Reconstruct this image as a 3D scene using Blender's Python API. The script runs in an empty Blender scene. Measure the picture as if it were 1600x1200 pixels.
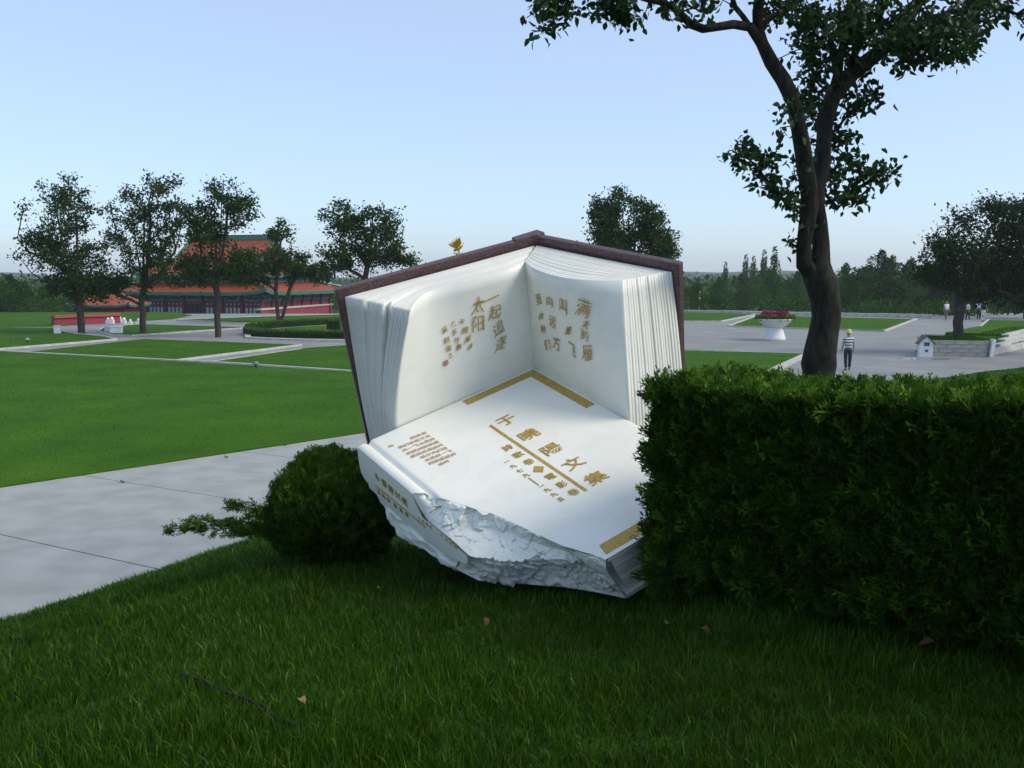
import bpy, bmesh, math, random
import numpy as np
from mathutils import Vector, Matrix, noise

SC = bpy.context.scene
COL = SC.collection
random.seed(7)
RNG = np.random.default_rng(11)

# ------------------------------------------------------------------ camera
F = 1500.0                       # focal length in photo pixels (photo is 1600 x 1200)
PITCH = math.atan(169 / F)
CAM = np.array([0.0, 0.0, 3.9])
_s, _c = math.sin(PITCH), math.cos(PITCH)
MCW = np.array([[1, 0, 0], [0, -_s, _c], [0, -_c, -_s]])
cam_d = bpy.data.cameras.new('camera')
cam = bpy.data.objects.new('camera', cam_d)
COL.objects.link(cam)
cam.location = CAM
cam.rotation_euler = (math.pi / 2 - PITCH, 0, 0)
cam_d.sensor_width = 36
cam_d.lens = 36 * F / 1600
cam_d.clip_start = 0.05
cam_d.clip_end = 8000
SC.camera = cam

# ------------------------------------------------------------------ sky, sun, exposure
SUN_DIR = Vector((0.72, -0.20, 0.68)).normalized()      # towards the sun: right, a little behind the viewer
w = bpy.data.worlds.new('World')
SC.world = w
w.use_nodes = True
nt = w.node_tree
sky = nt.nodes.new('ShaderNodeTexSky')
sky.sky_type = 'NISHITA'
sky.sun_disc = False
sky.sun_elevation = math.asin(SUN_DIR.z)
sky.sun_rotation = math.atan2(SUN_DIR.x, SUN_DIR.y)
sky.altitude = 50
sky.air_density = 0.9
sky.dust_density = 1.0
sky.ozone_density = 7
bg = nt.nodes['Background']
veil = nt.nodes.new('ShaderNodeMix'); veil.data_type = 'RGBA'        # even summer haze all over the sky
veil.inputs[0].default_value = 0.45
veil.inputs[7].default_value = (3.4, 3.85, 4.35, 1)
nt.links.new(sky.outputs[0], veil.inputs[6]); nt.links.new(veil.outputs[2], bg.inputs[0])
bg.inputs[1].default_value = 0.13
sun_d = bpy.data.lights.new('sun', 'SUN')
sun_d.energy = 1.5
sun_d.angle = math.radians(28)
sun_d.color = (1.0, 0.88, 0.68)
sun = bpy.data.objects.new('sun', sun_d)
COL.objects.link(sun)
sun.rotation_euler = (-SUN_DIR).to_track_quat('-Z', 'Y').to_euler()
sun.location = (20, -5, 30)
SC.view_settings.view_transform = 'Standard'
SC.view_settings.look = 'None'
SC.view_settings.gamma = 1
SC.view_settings.exposure = 0.80
SC.view_settings.use_curve_mapping = False
SC.cycles.max_bounces = 8
SC.cycles.volume_bounces = 1

# ------------------------------------------------------------------ helpers
def ray(px, py):
    return MCW @ np.array([(px - 800) / F, (py - 600) / F, 1.0])

def G(px, py, z=0.0):
    """photo pixel -> point on the horizontal plane at height z"""
    r = ray(px, py)
    return CAM + r * ((z - CAM[2]) / r[2])

def at(px, py, D):
    """photo pixel -> point at ground distance D (along y)"""
    r = ray(px, py)
    return CAM + r * (D / r[1])

def proj(P):
    q = (np.asarray(P) - CAM) @ MCW
    return np.stack([800 + F * q[..., 0] / q[..., 2], 600 + F * q[..., 1] / q[..., 2]], -1)

def link(o, parent=None):
    COL.objects.link(o)
    if parent is not None:
        o.parent = parent
    return o

def tag(o, label=None, cat=None, group=None, kind=None):
    if label: o['label'] = label
    if cat: o['category'] = cat
    if group: o['group'] = group
    if kind: o['kind'] = kind
    return o

def thing(name, label, cat, loc=(0, 0, 0), rz=0.0, group=None):
    o = bpy.data.objects.new(name, None)
    o.empty_display_size = 0.2
    COL.objects.link(o)
    o.location = loc
    o.rotation_euler = (0, 0, rz)
    return tag(o, label, cat, group)

def mesh_obj(name, verts, faces, mat, parent=None, smooth=False, attr=None, loc=None):
    me = bpy.data.meshes.new(name)
    me.from_pydata([tuple(map(float, v)) for v in verts], [], faces)
    me.materials.append(mat)
    if smooth:
        me.polygons.foreach_set('use_smooth', [True] * len(me.polygons))
    me.update()
    o = bpy.data.objects.new(name, me)
    if loc is not None: o.location = loc
    return link(o, parent)

def fast_mesh(name, V, faces_list, mat, parent=None, smooth=False, rnd=None, linkit=True):
    """V (n,3); faces_list: arrays (m,k) of vertex ids; rnd: per-vertex float attribute"""
    me = bpy.data.meshes.new(name)
    V = np.ascontiguousarray(V, dtype=np.float32)
    me.vertices.add(len(V))
    me.vertices.foreach_set('co', V.ravel())
    loops = np.concatenate([f.ravel() for f in faces_list]).astype(np.int32)
    sizes = np.concatenate([np.full(len(f), f.shape[1], np.int32) for f in faces_list])
    starts = np.concatenate([[0], np.cumsum(sizes)[:-1]]).astype(np.int32)
    me.loops.add(len(loops))
    me.loops.foreach_set('vertex_index', loops)
    me.polygons.add(len(sizes))
    me.polygons.foreach_set('loop_start', starts)
    me.polygons.foreach_set('loop_total', sizes)
    if smooth:
        me.polygons.foreach_set('use_smooth', np.ones(len(sizes), bool))
    me.update(calc_edges=True)
    if rnd is not None:
        at_ = me.attributes.new('rnd', 'FLOAT', 'POINT')
        at_.data.foreach_set('value', np.ascontiguousarray(rnd, dtype=np.float32))
    me.materials.append(mat)
    o = bpy.data.objects.new(name, me)
    return link(o, parent) if linkit else o

class MB:
    def __init__(s): s.v = []; s.f = []
    def add(s, vs, fs):
        n = len(s.v); s.v += [tuple(map(float, p)) for p in vs]; s.f += [tuple(i + n for i in f) for f in fs]; return s
    def box(s, c, size, rz=0.0):
        cx, cy, cz = c; sx, sy, sz = [q / 2 for q in size]
        ca, sa = math.cos(rz), math.sin(rz)
        vs = [(cx + x * sx * ca - y * sy * sa, cy + x * sx * sa + y * sy * ca, cz + z * sz) for z in (-1, 1) for y in (-1, 1) for x in (-1, 1)]
        return s.add(vs, [(0, 2, 3, 1), (4, 5, 7, 6), (0, 1, 5, 4), (2, 6, 7, 3), (0, 4, 6, 2), (1, 3, 7, 5)])
    def lathe(s, prof, c=(0, 0, 0), n=24):
        vs = []; fs = []
        for r, z in prof:
            for i in range(n):
                t = 2 * math.pi * i / n
                vs.append((c[0] + r * math.cos(t), c[1] + r * math.sin(t), c[2] + z))
        m = len(prof)
        for j in range(m - 1):
            for i in range(n):
                fs.append((j * n + i, j * n + (i + 1) % n, (j + 1) * n + (i + 1) % n, (j + 1) * n + i))
        fs.append(tuple(reversed(range(n)))); fs.append(tuple(range((m - 1) * n, m * n)))
        return s.add(vs, fs)
    def prism(s, poly, z0, z1):
        n = len(poly)
        ar = sum(poly[i][0] * poly[(i + 1) % n][1] - poly[(i + 1) % n][0] * poly[i][1] for i in range(n))
        if ar < 0: poly = poly[::-1]
        vs = [(p[0], p[1], z0) for p in poly] + [(p[0], p[1], z1) for p in poly]
        fs = [tuple(reversed(range(n))), tuple(range(n, 2 * n))]
        for i in range(n):
            fs.append((i, (i + 1) % n, n + (i + 1) % n, n + i))
        return s.add(vs, fs)
    def build(s, name, mat, parent=None, smooth=False, loc=None):
        return mesh_obj(name, s.v, s.f, mat, parent, smooth, loc=loc)

def bevel(o, w_=0.01, seg=2):
    m = o.modifiers.new('bevel', 'BEVEL'); m.width = w_; m.segments = seg; m.limit_method = 'ANGLE'
    return o

def copy_tree(o, parent=None):
    c = o.copy(); COL.objects.link(c)
    if parent is not None: c.parent = parent
    for ch in list(o.children): copy_tree(ch, c)
    return c

def set_skin(me, radii, root=0):
    bm = bmesh.new(); bm.from_mesh(me); ly = bm.verts.layers.skin.verify(); bm.verts.ensure_lookup_table()
    for v, q in zip(bm.verts, radii): v[ly].radius = (q, q)
    bm.verts[root][ly].use_root = True
    bm.to_mesh(me); bm.free()

# ------------------------------------------------------------------ materials
def mat(name, col, rough=0.6, col2=None, scale=5.0, detail=6, bump=0.0, bump_scale=None, metal=0.0, spec=0.5, stretch=None, ramp=(0.35, 0.65), coord='Object'):
    m = bpy.data.materials.new(name); m.use_nodes = True
    n = m.node_tree; b = n.nodes['Principled BSDF']
    b.inputs['Base Color'].default_value = (*col, 1)
    b.inputs['Roughness'].default_value = rough
    b.inputs['Metallic'].default_value = metal
    b.inputs['Specular IOR Level'].default_value = spec
    tc = n.nodes.new('ShaderNodeTexCoord')
    src = tc.outputs[coord]
    if stretch:
        mp = n.nodes.new('ShaderNodeMapping'); mp.inputs['Scale'].default_value = stretch
        n.links.new(src, mp.inputs[0]); src = mp.outputs[0]
    if col2:
        ns = n.nodes.new('ShaderNodeTexNoise'); ns.inputs['Scale'].default_value = scale; ns.inputs['Detail'].default_value = detail
        n.links.new(src, ns.inputs['Vector'])
        rp = n.nodes.new('ShaderNodeValToRGB')
        rp.color_ramp.elements[0].position = ramp[0]; rp.color_ramp.elements[1].position = ramp[1]
        rp.color_ramp.elements[0].color = (*col, 1); rp.color_ramp.elements[1].color = (*col2, 1)
        n.links.new(ns.outputs['Fac'], rp.inputs[0]); n.links.new(rp.outputs[0], b.inputs['Base Color'])
    if bump:
        nb = n.nodes.new('ShaderNodeTexNoise'); nb.inputs['Scale'].default_value = bump_scale or scale * 4; nb.inputs['Detail'].default_value = 8
        n.links.new(src, nb.inputs['Vector'])
        bp = n.nodes.new('ShaderNodeBump'); bp.inputs['Strength'].default_value = bump; bp.inputs['Distance'].default_value = 0.02
        n.links.new(nb.outputs['Fac'], bp.inputs['Height']); n.links.new(bp.outputs[0], b.inputs['Normal'])
    return m

def leaf_mat(name, cols, rough=0.45, trans=0.3, spec=0.4, patch=None):
    """foliage: colour varies leaf by leaf (attribute rnd), light passes through"""
    m = bpy.data.materials.new(name); m.use_nodes = True
    n = m.node_tree; b = n.nodes['Principled BSDF']; out = n.nodes['Material Output']
    a = n.nodes.new('ShaderNodeAttribute'); a.attribute_name = 'rnd'
    rp = n.nodes.new('ShaderNodeValToRGB')
    while len(rp.color_ramp.elements) < len(cols): rp.color_ramp.elements.new(0.5)
    for i, c in enumerate(cols):
        rp.color_ramp.elements[i].position = i / (len(cols) - 1); rp.color_ramp.elements[i].color = (*c, 1)
    n.links.new(a.outputs['Fac'], rp.inputs[0])
    colout = rp.outputs[0]
    if patch:                                   # broad patches of fresher and duller growth
        tc = n.nodes.new('ShaderNodeTexCoord'); ns = n.nodes.new('ShaderNodeTexNoise'); ns.inputs['Scale'].default_value = patch[0]; ns.inputs['Detail'].default_value = 4
        n.links.new(tc.outputs['Object'], ns.inputs['Vector'])
        r2 = n.nodes.new('ShaderNodeValToRGB'); r2.color_ramp.elements[0].position = .35; r2.color_ramp.elements[1].position = .65
        r2.color_ramp.elements[0].color = (*patch[1], 1); r2.color_ramp.elements[1].color = (*patch[2], 1)
        n.links.new(ns.outputs['Fac'], r2.inputs[0])
        mx = n.nodes.new('ShaderNodeMix'); mx.data_type = 'RGBA'; mx.blend_type = 'MULTIPLY'; mx.inputs[0].default_value = 1
        n.links.new(colout, mx.inputs[6]); n.links.new(r2.outputs[0], mx.inputs[7]); colout = mx.outputs[2]
    n.links.new(colout, b.inputs['Base Color'])
    b.inputs['Roughness'].default_value = rough
    b.inputs['Specular IOR Level'].default_value = spec
    if trans:
        t = n.nodes.new('ShaderNodeBsdfTranslucent'); n.links.new(colout, t.inputs[0])
        mx2 = n.nodes.new('ShaderNodeMixShader'); mx2.inputs[0].default_value = trans
        n.links.new(b.outputs[0], mx2.inputs[1]); n.links.new(t.outputs[0], mx2.inputs[2]); n.links.new(mx2.outputs[0], out.inputs['Surface'])
    return m

def marble_mat(name, bump=0.05, base=(0.82, 0.82, 0.75)):
    m = bpy.data.materials.new(name); m.use_nodes = True
    n = m.node_tree; b = n.nodes['Principled BSDF']
    tc = n.nodes.new('ShaderNodeTexCoord')
    n1 = n.nodes.new('ShaderNodeTexNoise'); n1.inputs['Scale'].default_value = 2.2; n1.inputs['Detail'].default_value = 8; n1.inputs['Distortion'].default_value = 1.6
    n.links.new(tc.outputs['Object'], n1.inputs['Vector'])
    r = n.nodes.new('ShaderNodeValToRGB'); e = r.color_ramp.elements
    e[0].position = .30; e[0].color = (base[0] * .93, base[1] * .95, base[2] * .95, 1)
    e[1].position = .62; e[1].color = (*base, 1)
    x = e.new(.47); x.color = (base[0] * .97, base[1] * .965, base[2] * .95, 1)
    x = e.new(.50); x.color = (base[0] * .945, base[1] * .95, base[2] * .935, 1)
    x = e.new(.53); x.color = (base[0] * .99, base[1] * .985, base[2] * .97, 1)
    n.links.new(n1.outputs['Fac'], r.inputs[0]); n.links.new(r.outputs[0], b.inputs['Base Color'])
    b.inputs['Roughness'].default_value = 0.42
    n2 = n.nodes.new('ShaderNodeTexNoise'); n2.inputs['Scale'].default_value = 40; n2.inputs['Detail'].default_value = 6
    n.links.new(tc.outputs['Object'], n2.inputs['Vector'])
    bp = n.nodes.new('ShaderNodeBump'); bp.inputs['Strength'].default_value = bump; bp.inputs['Distance'].default_value = .01
    n.links.new(n2.outputs['Fac'], bp.inputs['Height']); n.links.new(bp.outputs[0], b.inputs['Normal'])
    return m

M = {}
M['marble'] = marble_mat('marble')
M['rough_marble'] = marble_mat('rough_marble', 0.35, (0.76, 0.78, 0.72))
M['granite'] = mat('maroon_granite', (0.062, 0.028, 0.030), 0.35, (0.135, 0.080, 0.082), 90, 3, 0.05, 60, ramp=(.42, .62))
M['gold'] = mat('gold_leaf', (0.56, 0.39, 0.09), 0.5, (0.40, 0.27, 0.06), 60, 4, 0.3, 150, metal=0.25)
M['red_seal'] = mat('seal_paint', (0.42, 0.20, 0.10), 0.6)
M['joint_shade_stone'] = mat('joint_shade_stone', (0.05, 0.052, 0.045), 0.9, (0.09, 0.09, 0.08), 6, 6, 0.6, 12)  # dark tone for recessed path joints and for painted shade under the book
M['concrete'] = mat('path_concrete', (0.27, 0.285, 0.27), 0.85, (0.34, 0.355, 0.34), 1.6, 10, 0.15, 60)
M['kerb'] = mat('kerb_stone', (0.50, 0.50, 0.47), 0.85, (0.36, 0.36, 0.33), 2.5, 6, 0.2, 30)
M['white'] = mat('white_paint', (0.74, 0.76, 0.76), 0.6, (0.66, 0.69, 0.69), 3, 5)
M['bark'] = mat('dark_bark', (0.010, 0.010, 0.008), 0.9, (0.034, 0.032, 0.024), 14, 8, 0.9, 22, stretch=(1, 1, .35), spec=.2)
M['bark_far'] = mat('far_bark', (0.035, 0.030, 0.026), 0.9, (0.07, 0.06, 0.05), 6, 5, spec=.2)
M['twig'] = mat('twig', (0.09, 0.065, 0.04), 0.9, (0.14, 0.10, 0.06), 20, 3, spec=.2)
M['soil_turf'] = mat('turf', (0.016, 0.048, 0.004), 0.95, (0.028, 0.075, 0.006), 7, 8, 0.5, 40, spec=.1)
M['lawn'] = mat('mown_lawn', (0.026, 0.088, 0.002), 0.95, (0.050, 0.128, 0.004), .45, 10, 0.6, 35, spec=.1, ramp=(.3, .7))
M['ground'] = mat('wild_ground', (0.02, 0.05, 0.015), 0.95, (0.05, 0.08, 0.03), .08, 8, spec=.1)

# plaza paving: laid courses of grey slabs
def paving():
    m = bpy.data.materials.new('paving'); m.use_nodes = True
    n = m.node_tree; b = n.nodes['Principled BSDF']
    tc = n.nodes.new('ShaderNodeTexCoord'); mp = n.nodes.new('ShaderNodeMapping'); mp.inputs['Rotation'].default_value = (0, 0, .82)
    n.links.new(tc.outputs['Object'], mp.inputs[0])
    br = n.nodes.new('ShaderNodeTexBrick'); br.inputs['Scale'].default_value = 1.0
    br.inputs['Brick Width'].default_value = 1.2; br.inputs['Row Height'].default_value = .6; br.inputs['Mortar Size'].default_value = .012
    br.inputs['Color1'].default_value = (.222, .225, .215, 1); br.inputs['Color2'].default_value = (.256, .258, .250, 1); br.inputs['Mortar'].default_value = (.14, .15, .14, 1)
    n.links.new(mp.outputs[0], br.inputs['Vector'])
    ns = n.nodes.new('ShaderNodeTexNoise'); ns.inputs['Scale'].default_value = .35; ns.inputs['Detail'].default_value = 8
    n.links.new(tc.outputs['Object'], ns.inputs['Vector'])
    rp = n.nodes.new('ShaderNodeValToRGB'); rp.color_ramp.elements[0].position = .3; rp.color_ramp.elements[1].position = .7
    rp.color_ramp.elements[0].color = (.80, .80, .79, 1); rp.color_ramp.elements[1].color = (1.08, 1.08, 1.1, 1)
    n.links.new(ns.outputs['Fac'], rp.inputs[0])
    mx = n.nodes.new('ShaderNodeMix'); mx.data_type = 'RGBA'; mx.blend_type = 'MULTIPLY'; mx.inputs[0].default_value = 1
    n.links.new(br.outputs['Color'], mx.inputs[6]); n.links.new(rp.outputs[0], mx.inputs[7]); n.links.new(mx.outputs[2], b.inputs['Base Color'])
    b.inputs['Roughness'].default_value = .7
    return m
M['paving'] = paving()

GRASS = leaf_mat('grass_blades', [(0.014, 0.048, 0.0015), (0.024, 0.076, 0.002), (0.044, 0.112, 0.003), (0.13, 0.225, 0.014)], .45, .3, .2, (.9, (.75, .8, .75), (1.1, 1.1, 1.0)))
LAWNB = leaf_mat('lawn_blades', [(0.026, 0.090, 0.002), (0.040, 0.120, 0.003), (0.066, 0.155, 0.005)], .7, .25, .05, (.25, (.82, .86, .8), (1.1, 1.08, 1.0)))
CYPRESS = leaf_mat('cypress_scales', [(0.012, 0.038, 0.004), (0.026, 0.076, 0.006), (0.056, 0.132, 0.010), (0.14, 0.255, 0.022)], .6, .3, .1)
PERSIMMON = leaf_mat('persimmon_leaf', [(0.010, 0.034, 0.006), (0.018, 0.056, 0.008), (0.040, 0.098, 0.014)], .5, .3, .25)
FARLEAF = leaf_mat('tree_leaf', [(0.012, 0.038, 0.006), (0.026, 0.066, 0.008), (0.056, 0.112, 0.012)], .6, .3, .08)
WOODLEAF = leaf_mat('wood_leaf', [(0.018, 0.058, 0.009), (0.036, 0.098, 0.013), (0.078, 0.160, 0.020)], .7, .25, .05)
PINELEAF = leaf_mat('dark_leaf', [(0.008, 0.024, 0.006), (0.014, 0.040, 0.008), (0.030, 0.066, 0.011)], .7, .15, .1)
BOXLEAF = leaf_mat('clipped_box_leaf', [(0.025, 0.07, 0.008), (0.045, 0.12, 0.012), (0.09, 0.19, 0.02)], .55, .2, .3)

# ------------------------------------------------------------------ terrain
KPX = np.array([-4000, 0, 250, 400, 1000, 1150, 1250, 1390, 1431, 1500, 1600, 2400, 9000.])
KVAL = np.array([.0185, .0185, .0150, .0127, .0125, .0060, .0040, .0020, .0018, .00153, .00123, .0010, .0010])
K_AZ = np.arctan((KPX - 800) / F)
def mound_z(x, y):
    r = np.hypot(x, y); az = np.arctan2(x, y)
    k = np.interp(az, K_AZ, KVAL)
    bumps = 0.022 * np.sin(1.7 * x + .4) * np.sin(1.3 * y + 1.1) + 0.012 * np.sin(3.9 * x - 2.1 * y)
    return 2.45 - k * r * r + bumps * np.clip(r / 3, 0, 1)

def on_mound(px, py):
    rr = ray(px, py); t = 2.0
    while t < 40:
        p = CAM + rr * t
        if p[2] < mound_z(p[0], p[1]): return p
        t += .005
def build_mound():
    na, nr = 260, 130
    azs = np.linspace(-math.pi, math.pi, na, endpoint=False)
    rs = 48 * (np.linspace(0.004, 1, nr) ** 1.5)
    A, Rr = np.meshgrid(azs, rs, indexing='ij')
    X = Rr * np.sin(A); Y = Rr * np.cos(A); Z = np.maximum(mound_z(X, Y), -.25)
    V = np.stack([X, Y, Z], -1).reshape(-1, 3)
    i, j = np.meshgrid(np.arange(na), np.arange(nr - 1), indexing='ij')
    i2 = (i + 1) % na
    Fq = np.stack([i * nr + j, i * nr + j + 1, i2 * nr + j + 1, i2 * nr + j], -1).reshape(-1, 4)
    keep = (V[Fq][:, :, 2].max(1) > -.24)
    Fq = Fq[keep][:, ::-1]
    c = len(V); V = np.vstack([V, [[0, 0, 2.45]]])
    tri = np.stack([np.full(na, c), ((np.arange(na) + 1) % na) * nr, np.arange(na) * nr], -1)[:, ::-1]
    o = fast_mesh('mound', V, [Fq, tri], M['soil_turf'], smooth=True)
    return tag(o, kind='structure')
build_mound()

def ground_z(x, y):
    r = np.hypot(x, y)
    edge = np.where(x < -5, 100, 112)
    t = np.clip((r - edge) / 40, 0, 1); t = t * t * (3 - 2 * t)
    z = -.03 - 3.2 * t
    t2 = np.clip((r - 420) / 1300, 0, 1)
    az = np.arctan2(x, y)
    z = z + t2 * (12 + 6 * np.sin(az * 9 + 1.0) + 5 * np.sin(az * 23 + 2) + 3 * np.sin(az * 51))
    return z
def build_ground():
    na = 240
    rs = np.concatenate([[.5, 20, 60], np.linspace(96, 160, 18), np.geomspace(180, 2000, 26)])
    nr = len(rs)
    azs = np.linspace(-math.pi, math.pi, na, endpoint=False)
    A, Rr = np.meshgrid(azs, rs, indexing='ij')
    X = Rr * np.sin(A); Y = Rr * np.cos(A)
    V = np.stack([X, Y, ground_z(X, Y)], -1).reshape(-1, 3)
    i, j = np.meshgrid(np.arange(na), np.arange(nr - 1), indexing='ij'); i2 = (i + 1) % na
    Fq = np.stack([i * nr + j, i * nr + j + 1, i2 * nr + j + 1, i2 * nr + j], -1).reshape(-1, 4)[:, ::-1]
    cap = (np.arange(na) * nr)[None, ::-1]
    tag(fast_mesh('ground', V, [Fq, cap], M['ground'], smooth=True), kind='structure')
build_ground()

# plaza paving sheet
MB().prism([(-75, 4), (62, 4), (62, 101), (0, 101), (-75, 98)], -.25, 0.0).build('plaza_pavement', M['paving'])['kind'] = 'structure'

# concrete path of big slabs, joints recessed
def build_path():
    p0 = G(0, 765)[:2]; p1 = G(560, 680)[:2]
    d = (p1 - p0) / np.linalg.norm(p1 - p0); n = np.array([d[1], -d[0]])
    j1 = G(0, 838)[:2]; j1b = G(190, 880)[:2]; j2 = G(415, 698)[:2]
    base = MB().prism([tuple(p0 - d * 20 + n * .05), tuple(p0 + d * 16 + n * .05), tuple(p0 + d * 12 + n * 9.0), tuple(p0 - d * 22 + n * 9.0)], -.2, .012).build('path', M['joint_shade_stone'])
    base['kind'] = 'structure'
    t1 = (j1 - p0) @ d; t2 = (j2 - p0) @ d
    step = (t2 - t1) / 2
    e = j1b - j1; e = e / np.linalg.norm(e); sl = (e @ d) / (e @ n)           # joints run a little skew
    g = .012
    k = -4
    ts = [t1 + step * i for i in range(-4, 7)]
    for i in range(len(ts) - 1):
        for (m0, m1) in ((0.0, 9.1),):
            ofs = 0 if m0 == 0 else 0
            q = [p0 + d * (ts[i] + g + sl * (m0 - ((j1 - p0) @ n))) + n * (m0 + g * (m0 > 0)),
                 p0 + d * (ts[i + 1] - g + sl * (m0 - ((j1 - p0) @ n))) + n * (m0 + g * (m0 > 0)),
                 p0 + d * (ts[i + 1] - g + sl * (m1 - ((j1 - p0) @ n))) + n * (m1 - g * (m1 < 9)),
                 p0 + d * (ts[i] + g + sl * (m1 - ((j1 - p0) @ n))) + n * (m1 - g * (m1 < 9))]
            MB().prism([tuple(x) for x in q], -.1, .03 + .003 * random.random()).build('concrete_slab', M['concrete'], base)
build_path()

# lawns: raised turf sheets, ragged a little at the edges
LAWNS = []
def lawn(pix, h=.06, name='lawn'):
    pts = [G(*p)[:2] for p in pix]
    LAWNS.append(np.array(pts))
    out = []
    for i in range(len(pts)):
        a_, b_ = pts[i], pts[(i + 1) % len(pts)]
        L = np.linalg.norm(b_ - a_); m = max(2, int(L / .5)); 
        nrm = np.array([b_[1] - a_[1], a_[0] - b_[0]]) / max(L, .01)
        for j in range(min(m, 90)):
            out.append(tuple(a_ + (b_ - a_) * j / min(m, 90) + nrm * (random.random() - .5) * .07 * (j > 0)))
    o = MB().prism(out, -.05, h).build(name, M['lawn'])
    o['kind'] = 'structure'
def kerb(pix, wd=.16, h=.10):
    pts = [G(*p)[:2] for p in pix]
    mb = MB()
    L = []; Rr = []
    for i in range(len(pts)):
        t = (pts[min(i + 1, len(pts) - 1)] - pts[max(i - 1, 0)]); t = t / np.linalg.norm(t); nn = np.array([-t[1], t[0]])
        L.append(pts[i] + nn * wd / 2); Rr.append(pts[i] - nn * wd / 2)
    mb.prism([tuple(p) for p in L + Rr[::-1]], -.05, h)
    o = mb.build('kerb', M['kerb']); o['kind'] = 'structure'

lawn([(-900, 902), (0, 765), (560, 680), (800, 643), (800, 597), (545, 583), (280, 566.5), (40, 553), (-500, 524)])
lawn([(43, 551.5), (225, 531), (468, 540), (279, 563.5)])
lawn([(336, 566), (471, 546), (536, 541), (760, 540), (760, 594), (544, 580.5)])
lawn([(-400, 578), (0, 546), (178, 531), (165, 527), (140, 524.5), (105, 520), (85, 513), (0, 512), (-400, 512)])
lawn([(154, 517.5), (160, 514), (190, 510), (222, 507.5), (390, 512.5), (300, 518), (205, 525), (172, 524)])
lawn([(275, 500.5), (420, 495), (640, 489), (640, 501), (470, 504), (380, 505.5)])
lawn([(-600, 510.5), (82, 510.5), (192, 503), (270, 499), (300, 493), (272, 488.5), (-600, 488.5)])
lawn([(900, 545.5), (1075, 548), (1262, 554.5), (1165, 600), (1090, 632), (900, 645)])
lawn([(900, 485), (1073, 488.5), (1183, 492), (1127, 502.5), (1073, 503), (900, 502)])
lawn([(1141, 510), (1186, 493.5), (1431, 499.5), (1381, 517.5)])
lawn([(1522, 520), (1545, 501), (1800, 505), (1800, 532)])
kerb([(-500, 524), (40, 552.5), (280, 565.5), (336, 568), (545, 582), (800, 598)], .2)
kerb([(279, 564.5), (470, 540.5)], .2); kerb([(333, 566.5), (471, 546.5)], .12, .08)
kerb([(-400, 579), (0, 547), (182, 531.5)], .2)
kerb([(182, 531.5), (165, 527.5), (140, 525), (105, 521), (85, 513.5)], .14)
kerb([(172, 524.6), (205, 525.7), (300, 518.8), (390, 513)], .14); kerb([(172, 524.6), (153, 517.8), (160, 514), (190, 510), (222, 507.3)], .14)
kerb([(275, 500.8), (380, 506), (470, 504.6), (640, 501.5)], .16); kerb([(270, 501), (420, 494.6), (640, 488.6)], .16)
kerb([(1262, 555), (1165, 601), (1090, 633)], .3, .12); kerb([(900, 545), (1262, 554)], .12, .07)
kerb([(1183, 491.7), (1127, 503), (900, 503)], .25); kerb([(1186, 493), (1139, 510.5), (1381, 518.5), (1432, 499)], .25)
kerb([(1545, 500), (1521, 520.7), (1800, 533)], .2)

# low stone parapet along the far edge of the plaza, one block after another
def parapet():
    a_, b_ = G(820, 484), G(1457, 497)
    root = thing('parapet', 'low pale stone parapet along the far lawns in front of the wood', 'wall', tuple((a_ + b_) / 2))
    c = (a_ + b_) / 2
    d = (b_ - a_)[:2]; L = np.linalg.norm(d); d = d / L; rz = math.atan2(d[1], d[0])
    n = 46; s = L / n
    m0 = MB().box((0, 0, .17), (s * .985, .35, .34), rz); proto = None
    for i in range(n):
        p = a_[:2] + d * (i + .5) * s - c[:2]
        if proto is None:
            proto = bevel(m0.build('coping_stone', M['kerb'], root), .02, 1); o = proto
        else:
            o = proto.copy(); COL.objects.link(o)
        o.location = (p[0], p[1], random.uniform(-.015, .015))
parapet()

# ------------------------------------------------------------------ the book monument (tilted marble books)
_R = np.array([[-0.806, 0.583, -0.104], [0.363, 0.348, -0.864], [-0.468, -0.734, -0.492]])
_U, _S, _Vt = np.linalg.svd(_R); _R = _U @ _Vt
_W = MCW @ _R
AX, BX, UX = _W[:, 0], _W[:, 1], _W[:, 2]       # width of the closed book, its length, its normal
C0 = CAM + ray(834, 573) * 6.7
MON = np.array([0.25, 5.75, 1.95])
monument = thing('book_monument', 'white marble sculpture of an open book standing on a closed book with a broken corner', 'sculpture', tuple(MON))

def abu(a, b, u):
    return C0 + AX * a + BX * b + UX * u - MON
def abuA(a, b, u):
    a, b, u = np.broadcast_arrays(np.asarray(a, float), np.asarray(b, float), np.asarray(u, float))
    return C0 - MON + a[..., None] * AX + b[..., None] * BX + u[..., None] * UX
def on_slab(px, py, u=0.0):
    r = ray(px, py); P0 = C0 + UX * u
    d = CAM + r * ((P0 - CAM) @ UX) / (r @ UX) - C0
    return d @ AX, d @ BX
def on_spine(px, py, a=1.40):
    r = ray(px, py); P0 = C0 + AX * a
    d = CAM + r * ((P0 - CAM) @ AX) / (r @ AX) - C0
    return d @ BX, d @ UX

SA, SB, ST = 1.40, 1.89, 0.34
frac_top = [on_slab(*p) for p in [(716, 787), (776, 804), (841, 836), (882, 854), (926, 865)]]
frac_top = [(1.40, .68), (1.34, .74)] + frac_top + [(frac_top[-1][0] - .02, SB)]
FT_A = np.array([p[0] for p in frac_top])[::-1]; FT_B = np.array([p[1] for p in frac_top])[::-1]
def bmax(a):
    b = np.interp(a, FT_A, FT_B, left=SB)
    return b
A_END = FT_A[0]

closed_book = bpy.data.objects.new('closed_book', None); link(closed_book, monument)
closed_book['label'] = 'closed white marble book lying tilted with one corner broken off'
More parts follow.
